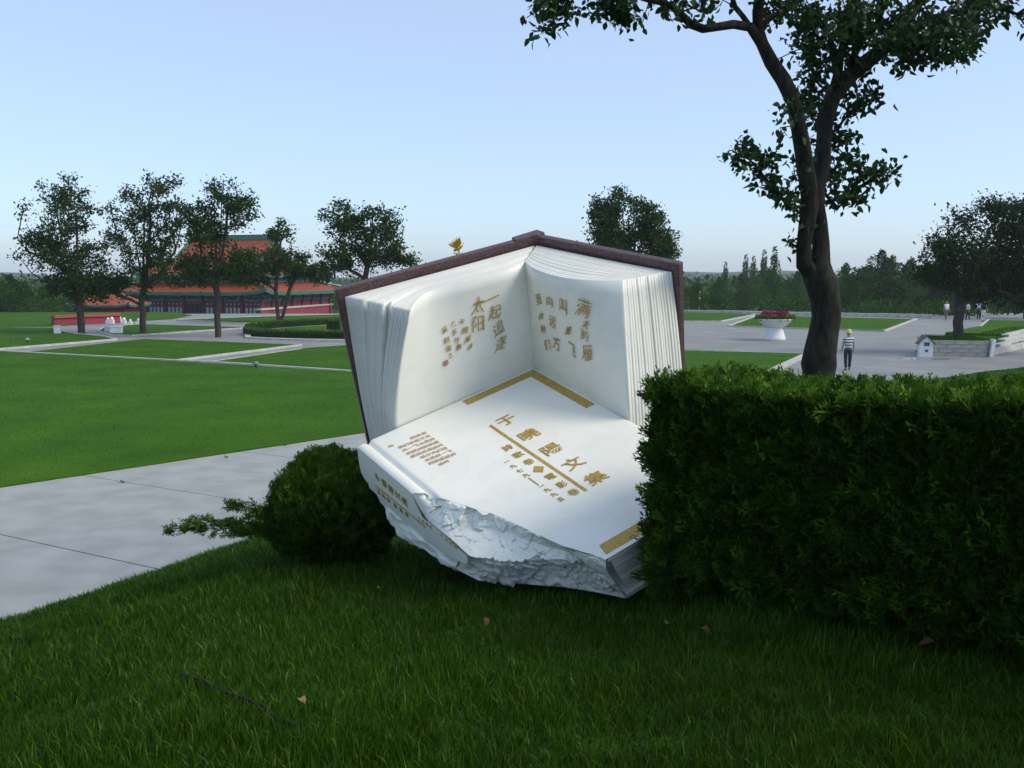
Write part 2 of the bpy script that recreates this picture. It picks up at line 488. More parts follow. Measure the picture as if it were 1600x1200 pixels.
# --- top cover: sheet with the hinge groove near the spine
def top_profile(a):
    g = -0.022 * np.exp(-((a - 1.325) / .016) ** 2)
    e = np.where(a > 1.37, -((a - 1.37) / .03) ** 2 * .012, 0)
    e0 = np.where(a < .02, -((.02 - a) / .02) ** 2 * .008, 0)
    return g + e + e0
av = np.concatenate([np.linspace(0, .03, 4), np.linspace(.06, A_END - .002, 24), np.linspace(A_END, 1.27, 14), np.linspace(1.28, 1.40, 22)])
nb = 46
def chip(a, t):   # small chips along the broken edge
    return 0.018 * np.sin(a * 61) * np.sin(a * 23 + 1) * (t > .999)
T, Aa = np.meshgrid(np.linspace(0, 1, nb), av, indexing='xy')
Bb = T * bmax(Aa)
mask_fr = (Aa > A_END + .01) & (Aa < 1.385)
Bb = Bb + np.where(mask_fr, chip(Aa, T), 0)
edge_b = np.where(Bb < .015, -((.015 - Bb) / .015) ** 2 * .006, 0)
Ut = top_profile(Aa) + edge_b
P = abuA(Aa, Bb, Ut); V = P.reshape(-1, 3); na_ = len(av)
i, j = np.meshgrid(np.arange(na_ - 1), np.arange(nb - 1), indexing='ij')
Fq = np.stack([i * nb + j, (i + 1) * nb + j, (i + 1) * nb + j + 1, i * nb + j + 1], -1).reshape(-1, 4)
fast_mesh('front_cover', V, [Fq], M['marble'], closed_book, smooth=True)
FR_EDGE = P[:, -1]                                  # last row: along the broken edge (a increasing)

# --- spine panel (slightly rounded) and the other smooth faces
sp_poly = [(0.0, -.012), (.30, -.012), (.68, -.012), (.715, -.05), (.795, -.119), (.90, -.110), (1.045, -.109), (1.257, -.116), (1.25, -.16), (1.20, -.20), (1.05, -.25), (.93, -.278), (.75, -.32), (.55, -.34), (.28, -.335), (.02, -.232), (0, -.20)]
def tri_fill(name, pts2, fn, m, parent, sub=3):
    bm = bmesh.new()
    vs = [bm.verts.new((p[0], p[1], 0)) for p in pts2]
    bm.faces.new(vs); bmesh.ops.triangulate(bm, faces=bm.faces[:])
    for _ in range(sub): bmesh.ops.subdivide_edges(bm, edges=[e for e in bm.edges if e.calc_length() > .08], cuts=1); bmesh.ops.triangulate(bm, faces=bm.faces[:])
    for v in bm.verts: v.co = Vector(fn(v.co.x, v.co.y))
    me = bpy.data.meshes.new(name); bm.to_mesh(me); bm.free(); me.materials.append(m)
    me.polygons.foreach_set('use_smooth', [True] * len(me.polygons))
    return link(bpy.data.objects.new(name, me), parent)
def spine_pt(b, u):
    return abu(SA + .012 * math.sin(min(1, max(0, -u / ST)) * math.pi), b, u)
tri_fill('spine', sp_poly, spine_pt, M['marble'], closed_book)

# page block at the foot of the book: thin page layers, cut off by the fracture
mb = MB(); L = 20
for k in range(L):
    u0 = -.025 - (ST - .05) * k / L; u1 = -.025 - (ST - .05) * (k + .90) / L
    ae = A_END - .02 + (.83 - A_END) * (-u0 / ST) - .01
    b1 = SB - .022 + random.uniform(-.006, .004); bl = .3
    vs = [abu(*q) for q in ((.03, bl, u0), (ae, bl, u0), (ae, b1, u0), (.03, b1, u0), (.03, bl, u1), (ae, bl, u1), (ae, b1, u1), (.03, b1, u1))]
    mb.add(vs, [(0, 1, 2, 3), (7, 6, 5, 4), (0, 4, 5, 1), (1, 5, 6, 2), (2, 6, 7, 3), (3, 7, 4, 0)])
mb.build('page_block', M['marble'], closed_book)
# cover board edges, fore-edge and head
mb = MB()
def slabbox(a0, a1, b0, b1, u0, u1):
    vs = [abu(a, b, u) for u in (u0, u1) for b in (b0, b1) for a in (a0, a1)]
    mb.add(vs, [(0, 2, 3, 1), (4, 5, 7, 6), (0, 1, 5, 4), (2, 6, 7, 3), (0, 4, 6, 2), (1, 3, 7, 5)])
slabbox(0.0, A_END - .015, .01, SB - .003, -.028, -.008)
slabbox(0.0, .84, .01, SB - .003, -ST, -ST + .028)
slabbox(0.02, 1.38, .002, .30, -ST + .002, -.03)
mb.build('cover_board', M['marble'], closed_book)

# --- broken face: lofted between the broken edge, a ledge, a ridge and the underside, chipped by noise
def res(pts, n):
    pts = np.array(pts, float); s = np.concatenate([[0], np.cumsum(np.linalg.norm(np.diff(pts, axis=0), axis=1))])
    t = np.linspace(0, s[-1], n); return np.stack([np.interp(t, s, pts[:, k]) for k in range(3)], 1)
def toabu(w):
    d = np.asarray(w) + MON - C0; return np.stack([d @ AX, d @ BX, d @ UX], -1)
NS, NR = 210, 110
tcurve = toabu(FR_EDGE)[::-1]
tcurve = tcurve[tcurve[:, 1] < SB + .05]
tcurve = np.array([q for q in tcurve if q[0] >= A_END - .001])
c_top = res(tcurve, NS)
c_led = res([(1.398, .735, -.08), (1.36, .95, -.07), (1.28, 1.12, -.07), (1.16, 1.30, -.065), (1.05, 1.56, -.07), (1.00, 1.72, -.06), (.965, 1.885, -.07)], NS)
c_rid = res([(1.398, .80, -.122), (1.401, .92, -.113), (1.402, 1.05, -.108), (1.402, 1.257, -.116), (1.345, 1.36, -.125), (1.27, 1.42, -.12), (1.16, 1.52, -.115), (1.06, 1.63, -.10), (.99, 1.75, -.10), (.945, 1.885, -.12)], NS)
c_mid = res([(1.395, 1.04, -.24), (1.37, 1.20, -.23), (1.29, 1.33, -.22), (1.18, 1.44, -.21), (1.06, 1.56, -.21), (.95, 1.70, -.20), (.90, 1.885, -.22)], NS)
c_bot = res([(1.40, .93, -.30), (1.385, 1.08, -.345), (1.34, 1.21, -.36), (1.26, 1.30, -.36), (1.13, 1.45, -.36), (1.03, 1.58, -.35), (.92, 1.74, -.35), (.84, 1.885, -.345)], NS)
keys = np.stack([c_top, c_led, c_rid, c_mid, c_bot], 0); kt = np.array([0, .34, .56, .78, 1.0])
rows = np.linspace(0, 1, NR)
Gd = np.stack([np.stack([np.interp(rows, kt, keys[:, s_, k]) for k in range(3)], 1) for s_ in range(NS)], 1)   # NR,NS,3
def facet(p, sc_, tilt=.55):
    """chipped-stone noise: every cell is one flat flake with its own tilt and depth"""
    q = Vector(p) * sc_
    d, pts = noise.voronoi(q)
    c = pts[0]; nv = noise.cell_vector(c * 7.31 + Vector((.5, .5, .5))) - Vector((.5, .5, .5)); nv2 = noise.noise_vector(c * 3.7)
    return ((q - c).dot(nv2) * tilt + nv.x * .5) / sc_
for r_ in range(NR):
    for s_ in range(NS):
        p = Gd[r_, s_]
        w_ = min(1, r_ / 5) * min(1, (NR - 1 - r_) / 4) * min(1, s_ / 16) * min(1, (NS - 1 - s_) / 3)
        q = Vector((p[0], p[1], p[2])) + noise.noise_vector(Vector(p) * 5) * .06
        n3 = noise.fractal(Vector(p) * 30, .9, 2, 4)
        disp = facet(q, 6.0) * .42 + facet(q + Vector((3, 1, 7)), 14) * .55 + facet(q + Vector((1, 5, 2)), 32) * .5 + n3 * .003
        w_ *= min(1, max(0, (1.402 - p[0]) / .05) + .03)
        nd = np.array([.62, .62, .48 - 1.1 * rows[r_]]); nd /= np.linalg.norm(nd)
        Gd[r_, s_] = p + nd * disp * w_
Vf = abuA(Gd[..., 0], Gd[..., 1], Gd[..., 2]).reshape(-1, 3)
i, j = np.meshgrid(np.arange(NR - 1), np.arange(NS - 1), indexing='ij')
Fq = np.stack([i * NS + j, (i + 1) * NS + j, (i + 1) * NS + j + 1, i * NS + j + 1], -1).reshape(-1, 4)
fr = fast_mesh('broken_face', Vf, [Fq], M['rough_marble'], closed_book)
fr['label'] = 'rough chipped white stone where the corner broke off'

mb = MB()
for (u0, u1, poly) in ((-.33, -.135, [(.03, .03), (1.375, .03), (1.375, 1.1), (1.28, 1.20), (1.1, 1.42), (.93, 1.66), (.84, 1.84), (.03, 1.84)]), (-.14, -.034, [(.03, .03), (1.37, .03), (1.37, .68), (1.24, .90), (1.08, 1.20), (.93, 1.60), (.90, 1.82), (.03, 1.82)])):
    n = len(poly)
    mb.add([abu(a, b, u0) for a, b in poly] + [abu(a, b, u1) for a, b in poly], [tuple(range(n)), tuple(reversed(range(n, 2 * n)))] + [(k, (k + 1) % n, (k + 1) % n + n, k + n) for k in range(n)])
mb.build('stone_core', M['rough_marble'], closed_book)
# --- rough rock under the book and its foot, coloured dark to stand in for shade
def rock(name, prof, m, amp=.03, n=110, rough=9.0):
    """closed lofted rock: rings of (a,b) loops at given u"""
    rings = []
    for u_, loop in prof:
        lp = np.array(loop + [loop[0]], float); s = np.concatenate([[0], np.cumsum(np.linalg.norm(np.diff(lp, axis=0), axis=1))])
        t = np.linspace(0, s[-1], n, endpoint=False)
        rings.append(np.stack([np.interp(t, s, lp[:, 0]), np.interp(t, s, lp[:, 1]), np.full(n, u_)], 1))
    rings = np.array(rings); m_ = 30
    tt = np.linspace(0, len(rings) - 1, m_); lo = np.minimum(tt.astype(int), len(rings) - 2); fr_ = (tt - lo)[:, None, None]
    Rr = rings[lo] * (1 - fr_) + rings[lo + 1] * fr_
    cen = Rr.mean((0, 1))
    for x in range(m_):
        for y in range(n):
            p = Rr[x, y]; q = Vector(p) + noise.noise_vector(Vector(p) * 4) * .05
            d, _ = noise.voronoi(q * rough); d2, _ = noise.voronoi(q * rough * 2.4)
            o_ = (p - cen); o_[2] = 0; o_ /= max(.01, np.linalg.norm(o_))
            Rr[x, y] = p + o_ * ((d[0] - .45) * amp * 2.2 + (d2[0] - .45) * amp)
    V_ = abuA(Rr[..., 0], Rr[..., 1], Rr[..., 2]).reshape(-1, 3)
    i, j = np.meshgrid(np.arange(m_ - 1), np.arange(n), indexing='ij'); j2 = (j + 1) % n
    Fq_ = np.stack([i * n + j, i * n + j2, (i + 1) * n + j2, (i + 1) * n + j], -1).reshape(-1, 4)
    caps = [np.arange(n)[None, ::-1], (np.arange(n) + (m_ - 1) * n)[None]]
    return fast_mesh(name, V_, [Fq_] + caps, m, monument)
rock('rough_underside', [
    (-.325, [(.10, .02), (1.36, .02), (1.40, .30), (1.405, .60), (1.40, .95), (1.36, 1.14), (1.24, 1.29), (1.02, 1.56), (.88, 1.74), (.82, 1.83), (.10, 1.83)]),
    (-.40, [(.14, .05), (1.34, .05), (1.40, .25), (1.42, .55), (1.385, .92), (1.30, 1.10), (1.20, 1.22), (.97, 1.46), (.80, 1.66), (.72, 1.72), (.14, 1.72)]),
    (-.47, [(.2, .08), (1.25, .08), (1.38, .24), (1.40, .45), (1.35, .68), (1.22, .88), (1.08, 1.05), (.85, 1.30), (.66, 1.45), (.2, 1.5)]),
    (-.53, [(.3, .12), (1.15, .12), (1.33, .24), (1.34, .35), (1.22, .60), (1.00, .85), (.75, 1.1), (.3, 1.3)])],
    M['rough_marble'], .03)
rock('foot', [(-.50, [(.30, .15), (1.08, .15), (1.10, .55), (.85, .85), (.62, 1.05), (.28, 1.2)]),
              (-1.0, [(.2, .2), (1.0, .2), (1.0, .7), (.8, 1.1), (.55, 1.5), (.2, 1.6)]),
              (-1.9, [(.1, .0), (.9, .0), (1.0, .6), (.8, 1.1), (.5, 1.6), (.1, 1.7)])], M['joint_shade_stone'], .04, 60, 5.0)

# --- open book: granite covers
H = 0.79
LC0, LC1 = np.array([-.251, -.182]), np.array([1.096, -.442])      # inner face of the left cover (a,b)
RC0, RC1 = np.array([-.251, -.182]), np.array([-.524, .857])
def board(name, p, q, th, u0, u1, ext, side):
    d = (q - p) / np.linalg.norm(q - p); n = np.array([-d[1], d[0]]) * side
    q2 = q + d * ext
    mb = MB()
    base = [p, q2, q2 + n * th, p + n * th]
    vs = [abu(x[0], x[1], u0) for x in base] + [abu(x[0], x[1], u1) for x in base]
    fs = [(3, 2, 1, 0), (4, 5, 6, 7), (0, 1, 5, 4), (1, 2, 6, 5), (2, 3, 7, 6), (3, 0, 4, 7)]
    if side < 0: fs = [tuple(reversed(f)) for f in fs]
    mb.add(vs, fs)
    o = mb.build(name, M['granite'], monument)
    bm = bmesh.new(); bm.from_mesh(o.data); bmesh.ops.recalc_face_normals(bm, faces=bm.faces); bm.to_mesh(o.data); bm.free()
    bevel(o, .008, 2)
    return o
dl = (LC1 - LC0) / np.linalg.norm(LC1 - LC0); dr = (RC1 - RC0) / np.linalg.norm(RC1 - RC0)
board('cover', LC0 + dl * .14, LC1, .055, -.40, H + .055, .045, -1)['label'] = 'dark maroon granite cover board on the side of the handwritten signature page'
board('cover', RC0 + dr * .0, RC1, .055, -.40, H + .055, .045, 1)['label'] = 'dark maroon granite cover board behind the page with four columns of writing'
# rounded spine strip, a little higher than the boards
nl = np.array([dl[1], -dl[0]]); nr_ = np.array([-dr[1], dr[0]])
spv = [LC0 + dl * .15, LC0 + dl * .02, RC0 + dr * .02, RC0 + dr * .03 + nr_ * .068, (LC0 + nl * .06 + nr_ * .06), LC0 + dl * .15 + nl * .068]
mb = MB(); n_ = len(spv)
mb.add([abu(x[0], x[1], -.40) for x in spv] + [abu(x[0], x[1], H + .068) for x in spv], [tuple(range(n_)), tuple(range(n_, 2 * n_))] + [(k, (k + 1) % n_, n_ + (k + 1) % n_, n_ + k) for k in range(n_)])
o = mb.build('cover_spine', M['granite'], monument)
bm = bmesh.new(); bm.from_mesh(o.data); bmesh.ops.recalc_face_normals(bm, faces=bm.faces); bm.to_mesh(o.data); bm.free(); bevel(o, .008, 2)

# --- open book: pages
def spl(pts, n):
    """smooth curve through 2D points"""
    pts = np.array(pts, float); s = np.concatenate([[0], np.cumsum(np.linalg.norm(np.diff(pts, axis=0), axis=1))]); s /= s[-1]
    m_ = np.gradient(pts, s, axis=0); t = np.linspace(0, 1, n); out = []
    for x in t:
        k = min(len(s) - 2, max(0, np.searchsorted(s, x) - 1)); h_ = s[k + 1] - s[k]; q = (x - s[k]) / h_
        out.append((2 * q**3 - 3 * q**2 + 1) * pts[k] + (q**3 - 2 * q**2 + q) * h_ * m_[k] + (-2 * q**3 + 3 * q**2) * pts[k + 1] + (q**3 - q**2) * h_ * m_[k + 1])
    return np.array(out)
NT, NV = 40, 12
class Half:
    def __init__(s, cover, cover_bot, front_top, front_bot):
        s.ct = spl(cover, NT); s.cb = spl(cover_bot, NT); s.ft = spl(front_top, NT); s.fb = spl(front_bot, NT)
    def sheet(s, wt, wb, u0=-.004, u1=H, shrink=0.0):
        """grid NT x NV of (a,b,u) for weights wt (top) and wb (bottom); 0 = cover, 1 = front page"""
        e = np.linspace(0, 1, NT)[:, None]
        top = s.ct * (1 - wt) + s.ft * wt; bot = s.cb * (1 - wb) + s.fb * wb
        if shrink:
            k = np.linspace(0, 1, NT) * (1 - shrink) * (NT - 1)
            top = np.stack([np.interp(k, np.arange(NT), top[:, c_]) for c_ in (0, 1)], 1); bot = np.stack([np.interp(k, np.arange(NT), bot[:, c_]) for c_ in (0, 1)], 1)
        v = np.concatenate([[0], np.linspace(0, 1, NV - 1)]); vv = (v ** 1.35)[None, :, None]
        g = bot[:, None] * (1 - vv) + top[:, None] * vv
        uu = u0 + (u1 - u0) * v; uu[0] = -.33
        u = np.broadcast_to(uu[None, :, None], (NT, NV, 1))
        return np.concatenate([g, u], 2)
left = Half([LC0 + (.02, .01), LC0 * .5 + LC1 * .5 + (0, .02), LC1 - (.0, -.006)], [LC0 + (.02, .01), LC0 * .5 + LC1 * .5 + (0, .02), LC1 + (.035, -.006 + .012)],
            [(-.016, .002), (.11, .032), (.288, .011), (.444, -.032), (.555, -.071), (.682, -.084), (.811, -.018), (.907, .078)],
            [(-.010, .0), (.15, -.002), (.30, -.004), (.45, -.006), (.60, -.008), (.80, -.01), (.95, -.012), (1.116, -.012)])
right = Half([RC0 + (.01, .02), RC0 * .5 + RC1 * .5 + (.02, 0), RC1 + (.006, 0)], [RC0 + (.01, .02), RC0 * .5 + RC1 * .5 + (.02, 0), RC1 + (.006, .08)],
             [(-.016, .002), (.014, .113), (.018, .187), (.008, .308), (-.035, .449), (-.099, .559), (-.199, .685), (-.23, .721)],
             [(-.010, .0), (.0, .15), (.0, .30), (.0, .45), (.0, .6), (.0, .75), (-.004, .88), (-.006, .985)])
def leaf_block(half, w_t0, w_t1, w_b0, w_b1, n, flip, gapf=.09, fray=.004, top_j=.0025, last_full=False):
    """n thin leaves between two weights, each a closed lofted sheet with its own fray"""
    Vs = []; Fs = []; base = 0
    for k in range(n):
        a0 = w_t0 + (w_t1 - w_t0) * k / n; a1 = w_t0 + (w_t1 - w_t0) * (k + 1 - gapf) / n
        b0 = w_b0 + (w_b1 - w_b0) * k / n; b1 = w_b0 + (w_b1 - w_b0) * (k + 1 - gapf) / n
        if k == n - 1: a1, b1 = w_t1, w_b1
        sh = random.uniform(0, fray) if not (last_full and k == n - 1) else 0.0
        uj = H - random.uniform(0, top_j)
        g0 = half.sheet(a0, b0, u1=uj, shrink=sh); g1 = half.sheet(a1, b1, u1=uj, shrink=sh)
        V_ = np.concatenate([g0.reshape(-1, 3), g1.reshape(-1, 3)]); N_ = NT * NV
        i, j = np.meshgrid(np.arange(NT - 1), np.arange(NV - 1), indexing='ij')
        q = np.stack([i * NV + j, (i + 1) * NV + j, (i + 1) * NV + j + 1, i * NV + j + 1], -1).reshape(-1, 4)
        i1 = np.arange(NT - 1); top = np.stack([i1 * NV + NV - 1, (i1 + 1) * NV + NV - 1, N_ + (i1 + 1) * NV + NV - 1, N_ + i1 * NV + NV - 1], -1)
        j1 = np.arange(NV - 1); fe = np.stack([(NT - 1) * NV + j1, N_ + (NT - 1) * NV + j1, N_ + (NT - 1) * NV + j1 + 1, (NT - 1) * NV + j1 + 1], -1)
        f_ = np.concatenate([q, q[:, ::-1] + N_, top, fe]) + base
        Fs.append(f_ if flip else f_[:, ::-1]); Vs.append(abuA(V_[:, 0], V_[:, 1], V_[:, 2])); base += len(V_)
    return np.concatenate(Vs), np.concatenate(Fs)
def bundle(half, *args, **kw):
    V_, F_ = leaf_block(half, *args, **kw)
    o = fast_mesh('page_bundle', V_, [F_], M['marble'], monument)
    bm = bmesh.new(); bm.from_mesh(o.data); bmesh.ops.recalc_face_normals(bm, faces=bm.faces); bm.to_mesh(o.data); bm.free()
    return o
bundle(left, .0, .28, .0, .29, 12, True, gapf=.2)
bundle(left, .345, .485, .31, .44, 7, True, gapf=.2)
bundle(left, .50, .585, .45, .59, 5, True, gapf=.2)
bundle(left, .615, .64, .60, .615, 1, True, fray=.05)
bundle(left, .73, 1.0, .64, 1.0, 11, True, gapf=.2, last_full=True)
bundle(right, .0, .70, .0, .66, 13, False, fray=.006)
bundle(right, .725, 1.0, .67, 1.0, 6, False, fray=.005, last_full=True)

# ---- lettering
_glyph = {}
def glyph(ch, weight=0.0):
    if (ch, weight) not in _glyph:
        c = bpy.data.curves.new('glyph', 'FONT'); c.body = ch; c.offset = weight; c.extrude = .03; c.resolution_u = 2
        ob = bpy.data.objects.new('glyph', c); me = bpy.data.meshes.new_from_object(ob)
        v = np.array([tuple(x.co) for x in me.vertices]).reshape(-1, 3); f = [tuple(p.vertices) for p in me.polygons]
        if len(v): v[:, 0] -= .5; v[:, 1] -= .37
        bpy.data.objects.remove(ob); bpy.data.curves.remove(c); bpy.data.meshes.remove(me)
        _glyph[(ch, weight)] = (v, f)
    return _glyph[(ch, weight)]
def letters(name, items, m, parent, weight=0.0, label=None, hand=0.0, split=True):
    """items: (char, origin, right, up, normal, sx, sy)"""
    mb = MB(); outs = []
    for ch, o_, r_, u_, n_, sx, sy in items:
        v, f = glyph(ch, weight)
        if not len(v): continue
        v = v.copy()
        if hand:                                   # brush-written: slanted, swelling, never twice alike
            ph = random.random() * 6
            x, y = v[:, 0].copy(), v[:, 1].copy()
            v[:, 0] = x + hand * (.35 * y + .22 * np.sin(3.1 * y + ph)); v[:, 1] = y + hand * (.30 * x + .20 * np.sin(3.7 * x + ph * 2))
        mb.add([o_ + r_ * (p[0] * sx) + u_ * (p[1] * sy) + n_ * (p[2] * .05 + .0022) for p in v], f)
        if split: outs.append(mb.build(name, m, parent)); mb = MB()
    if split: return outs
    o = mb.build(name, m, parent); o['kind'] = 'stuff'
    if label: o['label'] = label
    return o
def slab_item(ch, px, py, sx, sy, du=0.0):
    a, b = on_slab(px, py)
    return (ch, abu(a, b, .001), -AX, -BX, UX, sx, sy)
def line_items(text, p0, p1, sx, sy):
    n = len(text); return [slab_item(c, p0[0] + (p1[0] - p0[0]) * k / max(1, n - 1), p0[1] + (p1[1] - p0[1]) * k / max(1, n - 1), sx, sy) for k, c in enumerate(text)]
letters('title_lettering', line_items('于曉陽文集', (791, 657), (931, 747), .138, .116), M['gold'], closed_book, .008)
letters('subtitle_lettering', line_items('詩歌卷', (793, 700), (826, 722), .066, .064), M['gold'], closed_book, .004)
letters('subtitle_lettering', line_items('電影卷', (860, 745), (896, 769.5), .066, .064), M['gold'], closed_book, .004)
letters('date_lettering', line_items('一九七九', (792, 722), (822, 743), .042, .042), M['gold'], closed_book, .002, split=False)
letters('date_lettering', [slab_item('一', 846.5, 760, .036, .04)] + line_items('九九五', (855, 766), (876, 780.5), .042, .042), M['gold'], closed_book, .002, split=False)
def slab_plate(name, poly_ab, z=.003):
    mb = MB(); n = len(poly_ab)
    mb.add([abu(a, b, z) for a, b in poly_ab] + [abu(a, b, -.002) for a, b in poly_ab], [tuple(range(n)), tuple(reversed(range(n, 2 * n)))] + [(k, k + n, (k + 1) % n + n, (k + 1) % n) for k in range(n)])
    return mb.build(name, M['gold'], closed_book)
def bar(name, p0, p1, wd):
    a = np.array(on_slab(*p0)); b = np.array(on_slab(*p1)); d = (b - a) / np.linalg.norm(b - a); n = np.array([-d[1], d[0]]) * wd / 2
    slab_plate(name, [a + n, b + n, b - n, a - n])
bar('gold_rule', (766, 665), (916, 767), .020)
bar('gold_rule', (826, 747), (842, 758.5), .008)
a_, b_ = on_slab(841.6, 733.6)
slab_plate('gold_diamond', [(a_ + .040, b_), (a_, b_ + .042), (a_ - .040, b_), (a_, b_ - .042)])
slab_plate('gold_band', [(.028, .030), (.62, .030), (.62, .098), (.098, .098), (.098, .69), (.028, .69)])
slab_plate('gold_band', [(.028, 1.862), (.028, 1.25), (.098, 1.25), (.098, 1.785), (A_END - .045, 1.785), (A_END - .025, 1.862)])
# small dedication block: columns of little characters
poem = '满天的雁叫着飞向远方我和他们一起追逐太阳'
its = []; q = 0
for ci in range(7):
    pc = np.array((662, 677.5)) + np.array((-9.2, 3.6)) * ci * .92
    n = (8, 8, 9, 8, 7, 4, 1)[ci]; st = (0, 0, 0, 1, 1, 1, 0)[ci]
    for k in range(n):
        p = pc + np.array((6.6, 4.7)) * (k + st)
        its.append(slab_item(poem[q % len(poem)], p[0], p[1], .036, .032)); q += 1
M['faded_gold'] = mat('faded_gold', (0.55, 0.42, 0.30), .6)
letters('dedication_lettering', its, M['faded_gold'], closed_book, .004, split=False)
# spine lettering
def spine_items(text, p0, p1, sx, sy):
    out = []
    for k, c in enumerate(text):
        t = k / max(1, len(text) - 1); b, u = on_spine(p0[0] + (p1[0] - p0[0]) * t, p0[1] + (p1[1] - p0[1]) * t, 1.412)
        out.append((c, abu(1.400 + .013 * math.sin(min(1, max(0, -u / ST)) * math.pi), b, u), UX, -BX, AX, sx, sy))
    return out
letters('spine_lettering', spine_items('于曉陽文集', (590, 746), (632, 783), .060, .065), M['gold'], closed_book, .008)
letters('spine_lettering', spine_items('詩歌卷', (592, 768), (607, 781), .040, .038), M['gold'], closed_book, .006, split=False)
letters('spine_lettering', spine_items('電影卷', (618, 790), (636, 804), .040, .038), M['gold'], closed_book, .006, split=False)
letters('spine_lettering', spine_items('一九七九', (655, 810), (673, 823), .03, .032), M['gold'], closed_book, .0, split=False)
letters('spine_lettering', spine_items('一九九五', (690, 836), (712, 854), .03, .032), M['gold'], closed_book, .0, split=False)
b0_, u0_ = on_spine(589, 756); b1_, u1_ = on_spine(668, 822)
mb = MB(); dd = np.array((b1_ - b0_, u1_ - u0_)); dd /= np.linalg.norm(dd); nn = np.array((-dd[1], dd[0])) * .005
P4 = [np.array((b0_, u0_)) + nn, np.array((b1_, u1_)) + nn, np.array((b1_, u1_)) - nn, np.array((b0_, u0_)) - nn]
mb.add([abu(1.4145, *p) for p in P4] + [abu(1.405, *p) for p in P4], [(0, 1, 2, 3), (7, 6, 5, 4), (0, 4, 5, 1), (1, 5, 6, 2), (2, 6, 7, 3), (3, 7, 4, 0)])
mb.build('gold_rule', M['gold'], closed_book)

# handwriting on the two open pages
def page_finder(half):
    g = half.sheet(1.0, 1.0)
    # refine
    W_ = abuA(g[..., 0], g[..., 1], g[..., 2])
    return g, W_
def page_items(half, rows, side):
    g, W_ = page_finder(half)
    wp = proj(W_ + MON)                                  # NT,NV,2
    out = []
    for ch, px, py, sz, hh in rows:
        best = None
        for i in range(NT - 1):
            for j in range(1, NV - 1):
                p0, p1, p2 = wp[i, j], wp[i + 1, j], wp[i, j + 1]
                Mx = np.array([p1 - p0, p2 - p0]).T
                if abs(np.linalg.det(Mx)) < 1e-6: continue
                s_, t_ = np.linalg.solve(Mx, np.array((px, py)) - p0)
                if -.05 <= s_ <= 1.05 and -.05 <= t_ <= 1.05: best = (i, j, s_, t_)
        if best is None: continue
        i, j, s_, t_ = best
        o_ = W_[i, j] + (W_[i + 1, j] - W_[i, j]) * s_ + (W_[i, j + 1] - W_[i, j]) * t_
        r_ = (W_[i + 1, j] - W_[i, j]); r_ = r_ / np.linalg.norm(r_)
        u_ = (W_[i, j + 1] - W_[i, j]); u_ = u_ - r_ * (u_ @ r_); u_ = u_ / np.linalg.norm(u_)
        if side == 'L': r_ = -r_
        n_ = np.cross(r_, u_)
        out.append((ch, o_ + n_ * .004, r_, u_, n_, sz * .74, sz * hh * .74))
    return out
LP = [('一', 771, 465, .14, 1), ('起', 772, 488, .13, 1.1), ('追', 779, 513, .125, 1.15), ('逐', 781, 538, .13, 1.1), ('太', 746, 478, .14, 1.15), ('阳', 748, 505, .14, 1.2)]
LS = [('于', 723, 502, .06, 1), ('曉', 726, 516, .07, 1), ('陽', 730, 530, .07, 1), ('诗', 733.5, 542, .06, 1), ('乙', 708, 506, .05, 1), ('亥', 710, 518, .06, 1), ('作', 713, 531, .06, 1), ('書', 716, 542, .06, 1),
      ('吴', 695, 515, .065, 1), ('純', 699, 531, .065, 1), ('强', 701.5, 543, .06, 1), ('之', 704, 555, .05, 1)]
RP = [('满', 910, 482, .16, 1.1), ('天', 915, 508, .09, 1.1), ('的', 915, 525, .10, 1), ('雁', 918, 550, .13, 1.2), ('叫', 881, 479, .10, 1.6), ('着', 888, 517, .09, 1.1), ('飞', 895, 546, .12, 1.3),
      ('向', 859, 470, .10, 1.1), ('远', 865, 502, .10, 1.3), ('方', 871, 536, .12, 1.3), ('我', 842, 467, .10, 1.2), ('和', 846, 494, .08, 1.1), ('他', 850, 513, .09, 1), ('们', 856, 538, .10, 1.2)]
letters('handwriting', page_items(left, LP, 'L'), M['gold'], monument, -.008, hand=.5)
letters('handwriting', page_items(left, LS, 'L'), M['gold'], monument, -.008, hand=.5)
letters('handwriting', page_items(right, RP, 'R'), M['gold'], monument, -.008, hand=.5)
g_ = page_items(left, [('印', 696, 567, .055, 1)], 'L')
if g_:
    _, o_, r_, u_, n_, s_, _2 = g_[0]
    letters('seal', g_, M['red_seal'], monument, .03)

# ------------------------------------------------------------------ grass (nobody could count it)
def blades(name, P, L, Wd, m, lean=.45, seed=1, segs=2):
    """P roots (n,3), L lengths, Wd widths -> curved tapering blades"""
    r = np.random.default_rng(seed); n = len(P)
    az = r.uniform(0, 2 * np.pi, n); ld = r.uniform(.08, 1, n) * lean
    d = np.stack([np.cos(az), np.sin(az), np.zeros(n)], 1)
    fa = r.uniform(0, 2 * np.pi, n); side = np.stack([np.cos(fa), np.sin(fa), np.zeros(n)], 1) * (Wd / 2)[:, None]
    up = np.array([0, 0, 1.0])
    mid = P + up * (L * .55)[:, None] + d * (L * ld * .35)[:, None]
    tip = P + up * (L * (1 - .25 * ld))[:, None] + d * (L * ld * 1.0)[:, None]
    V = np.stack([P - side, P + side, mid - side * .75, mid + side * .75, tip], 1).reshape(-1, 3)
    b = np.arange(n)[:, None] * 5
    q = b + np.array([[0, 1, 3, 2]]); t = b + np.array([[2, 3, 4]])
    rn = np.repeat(np.clip(r.normal(.45, .2, n), 0, 1), 5)
    o = fast_mesh(name, V, [q, t], m, rnd=rn)
    return tag(o, kind='stuff')

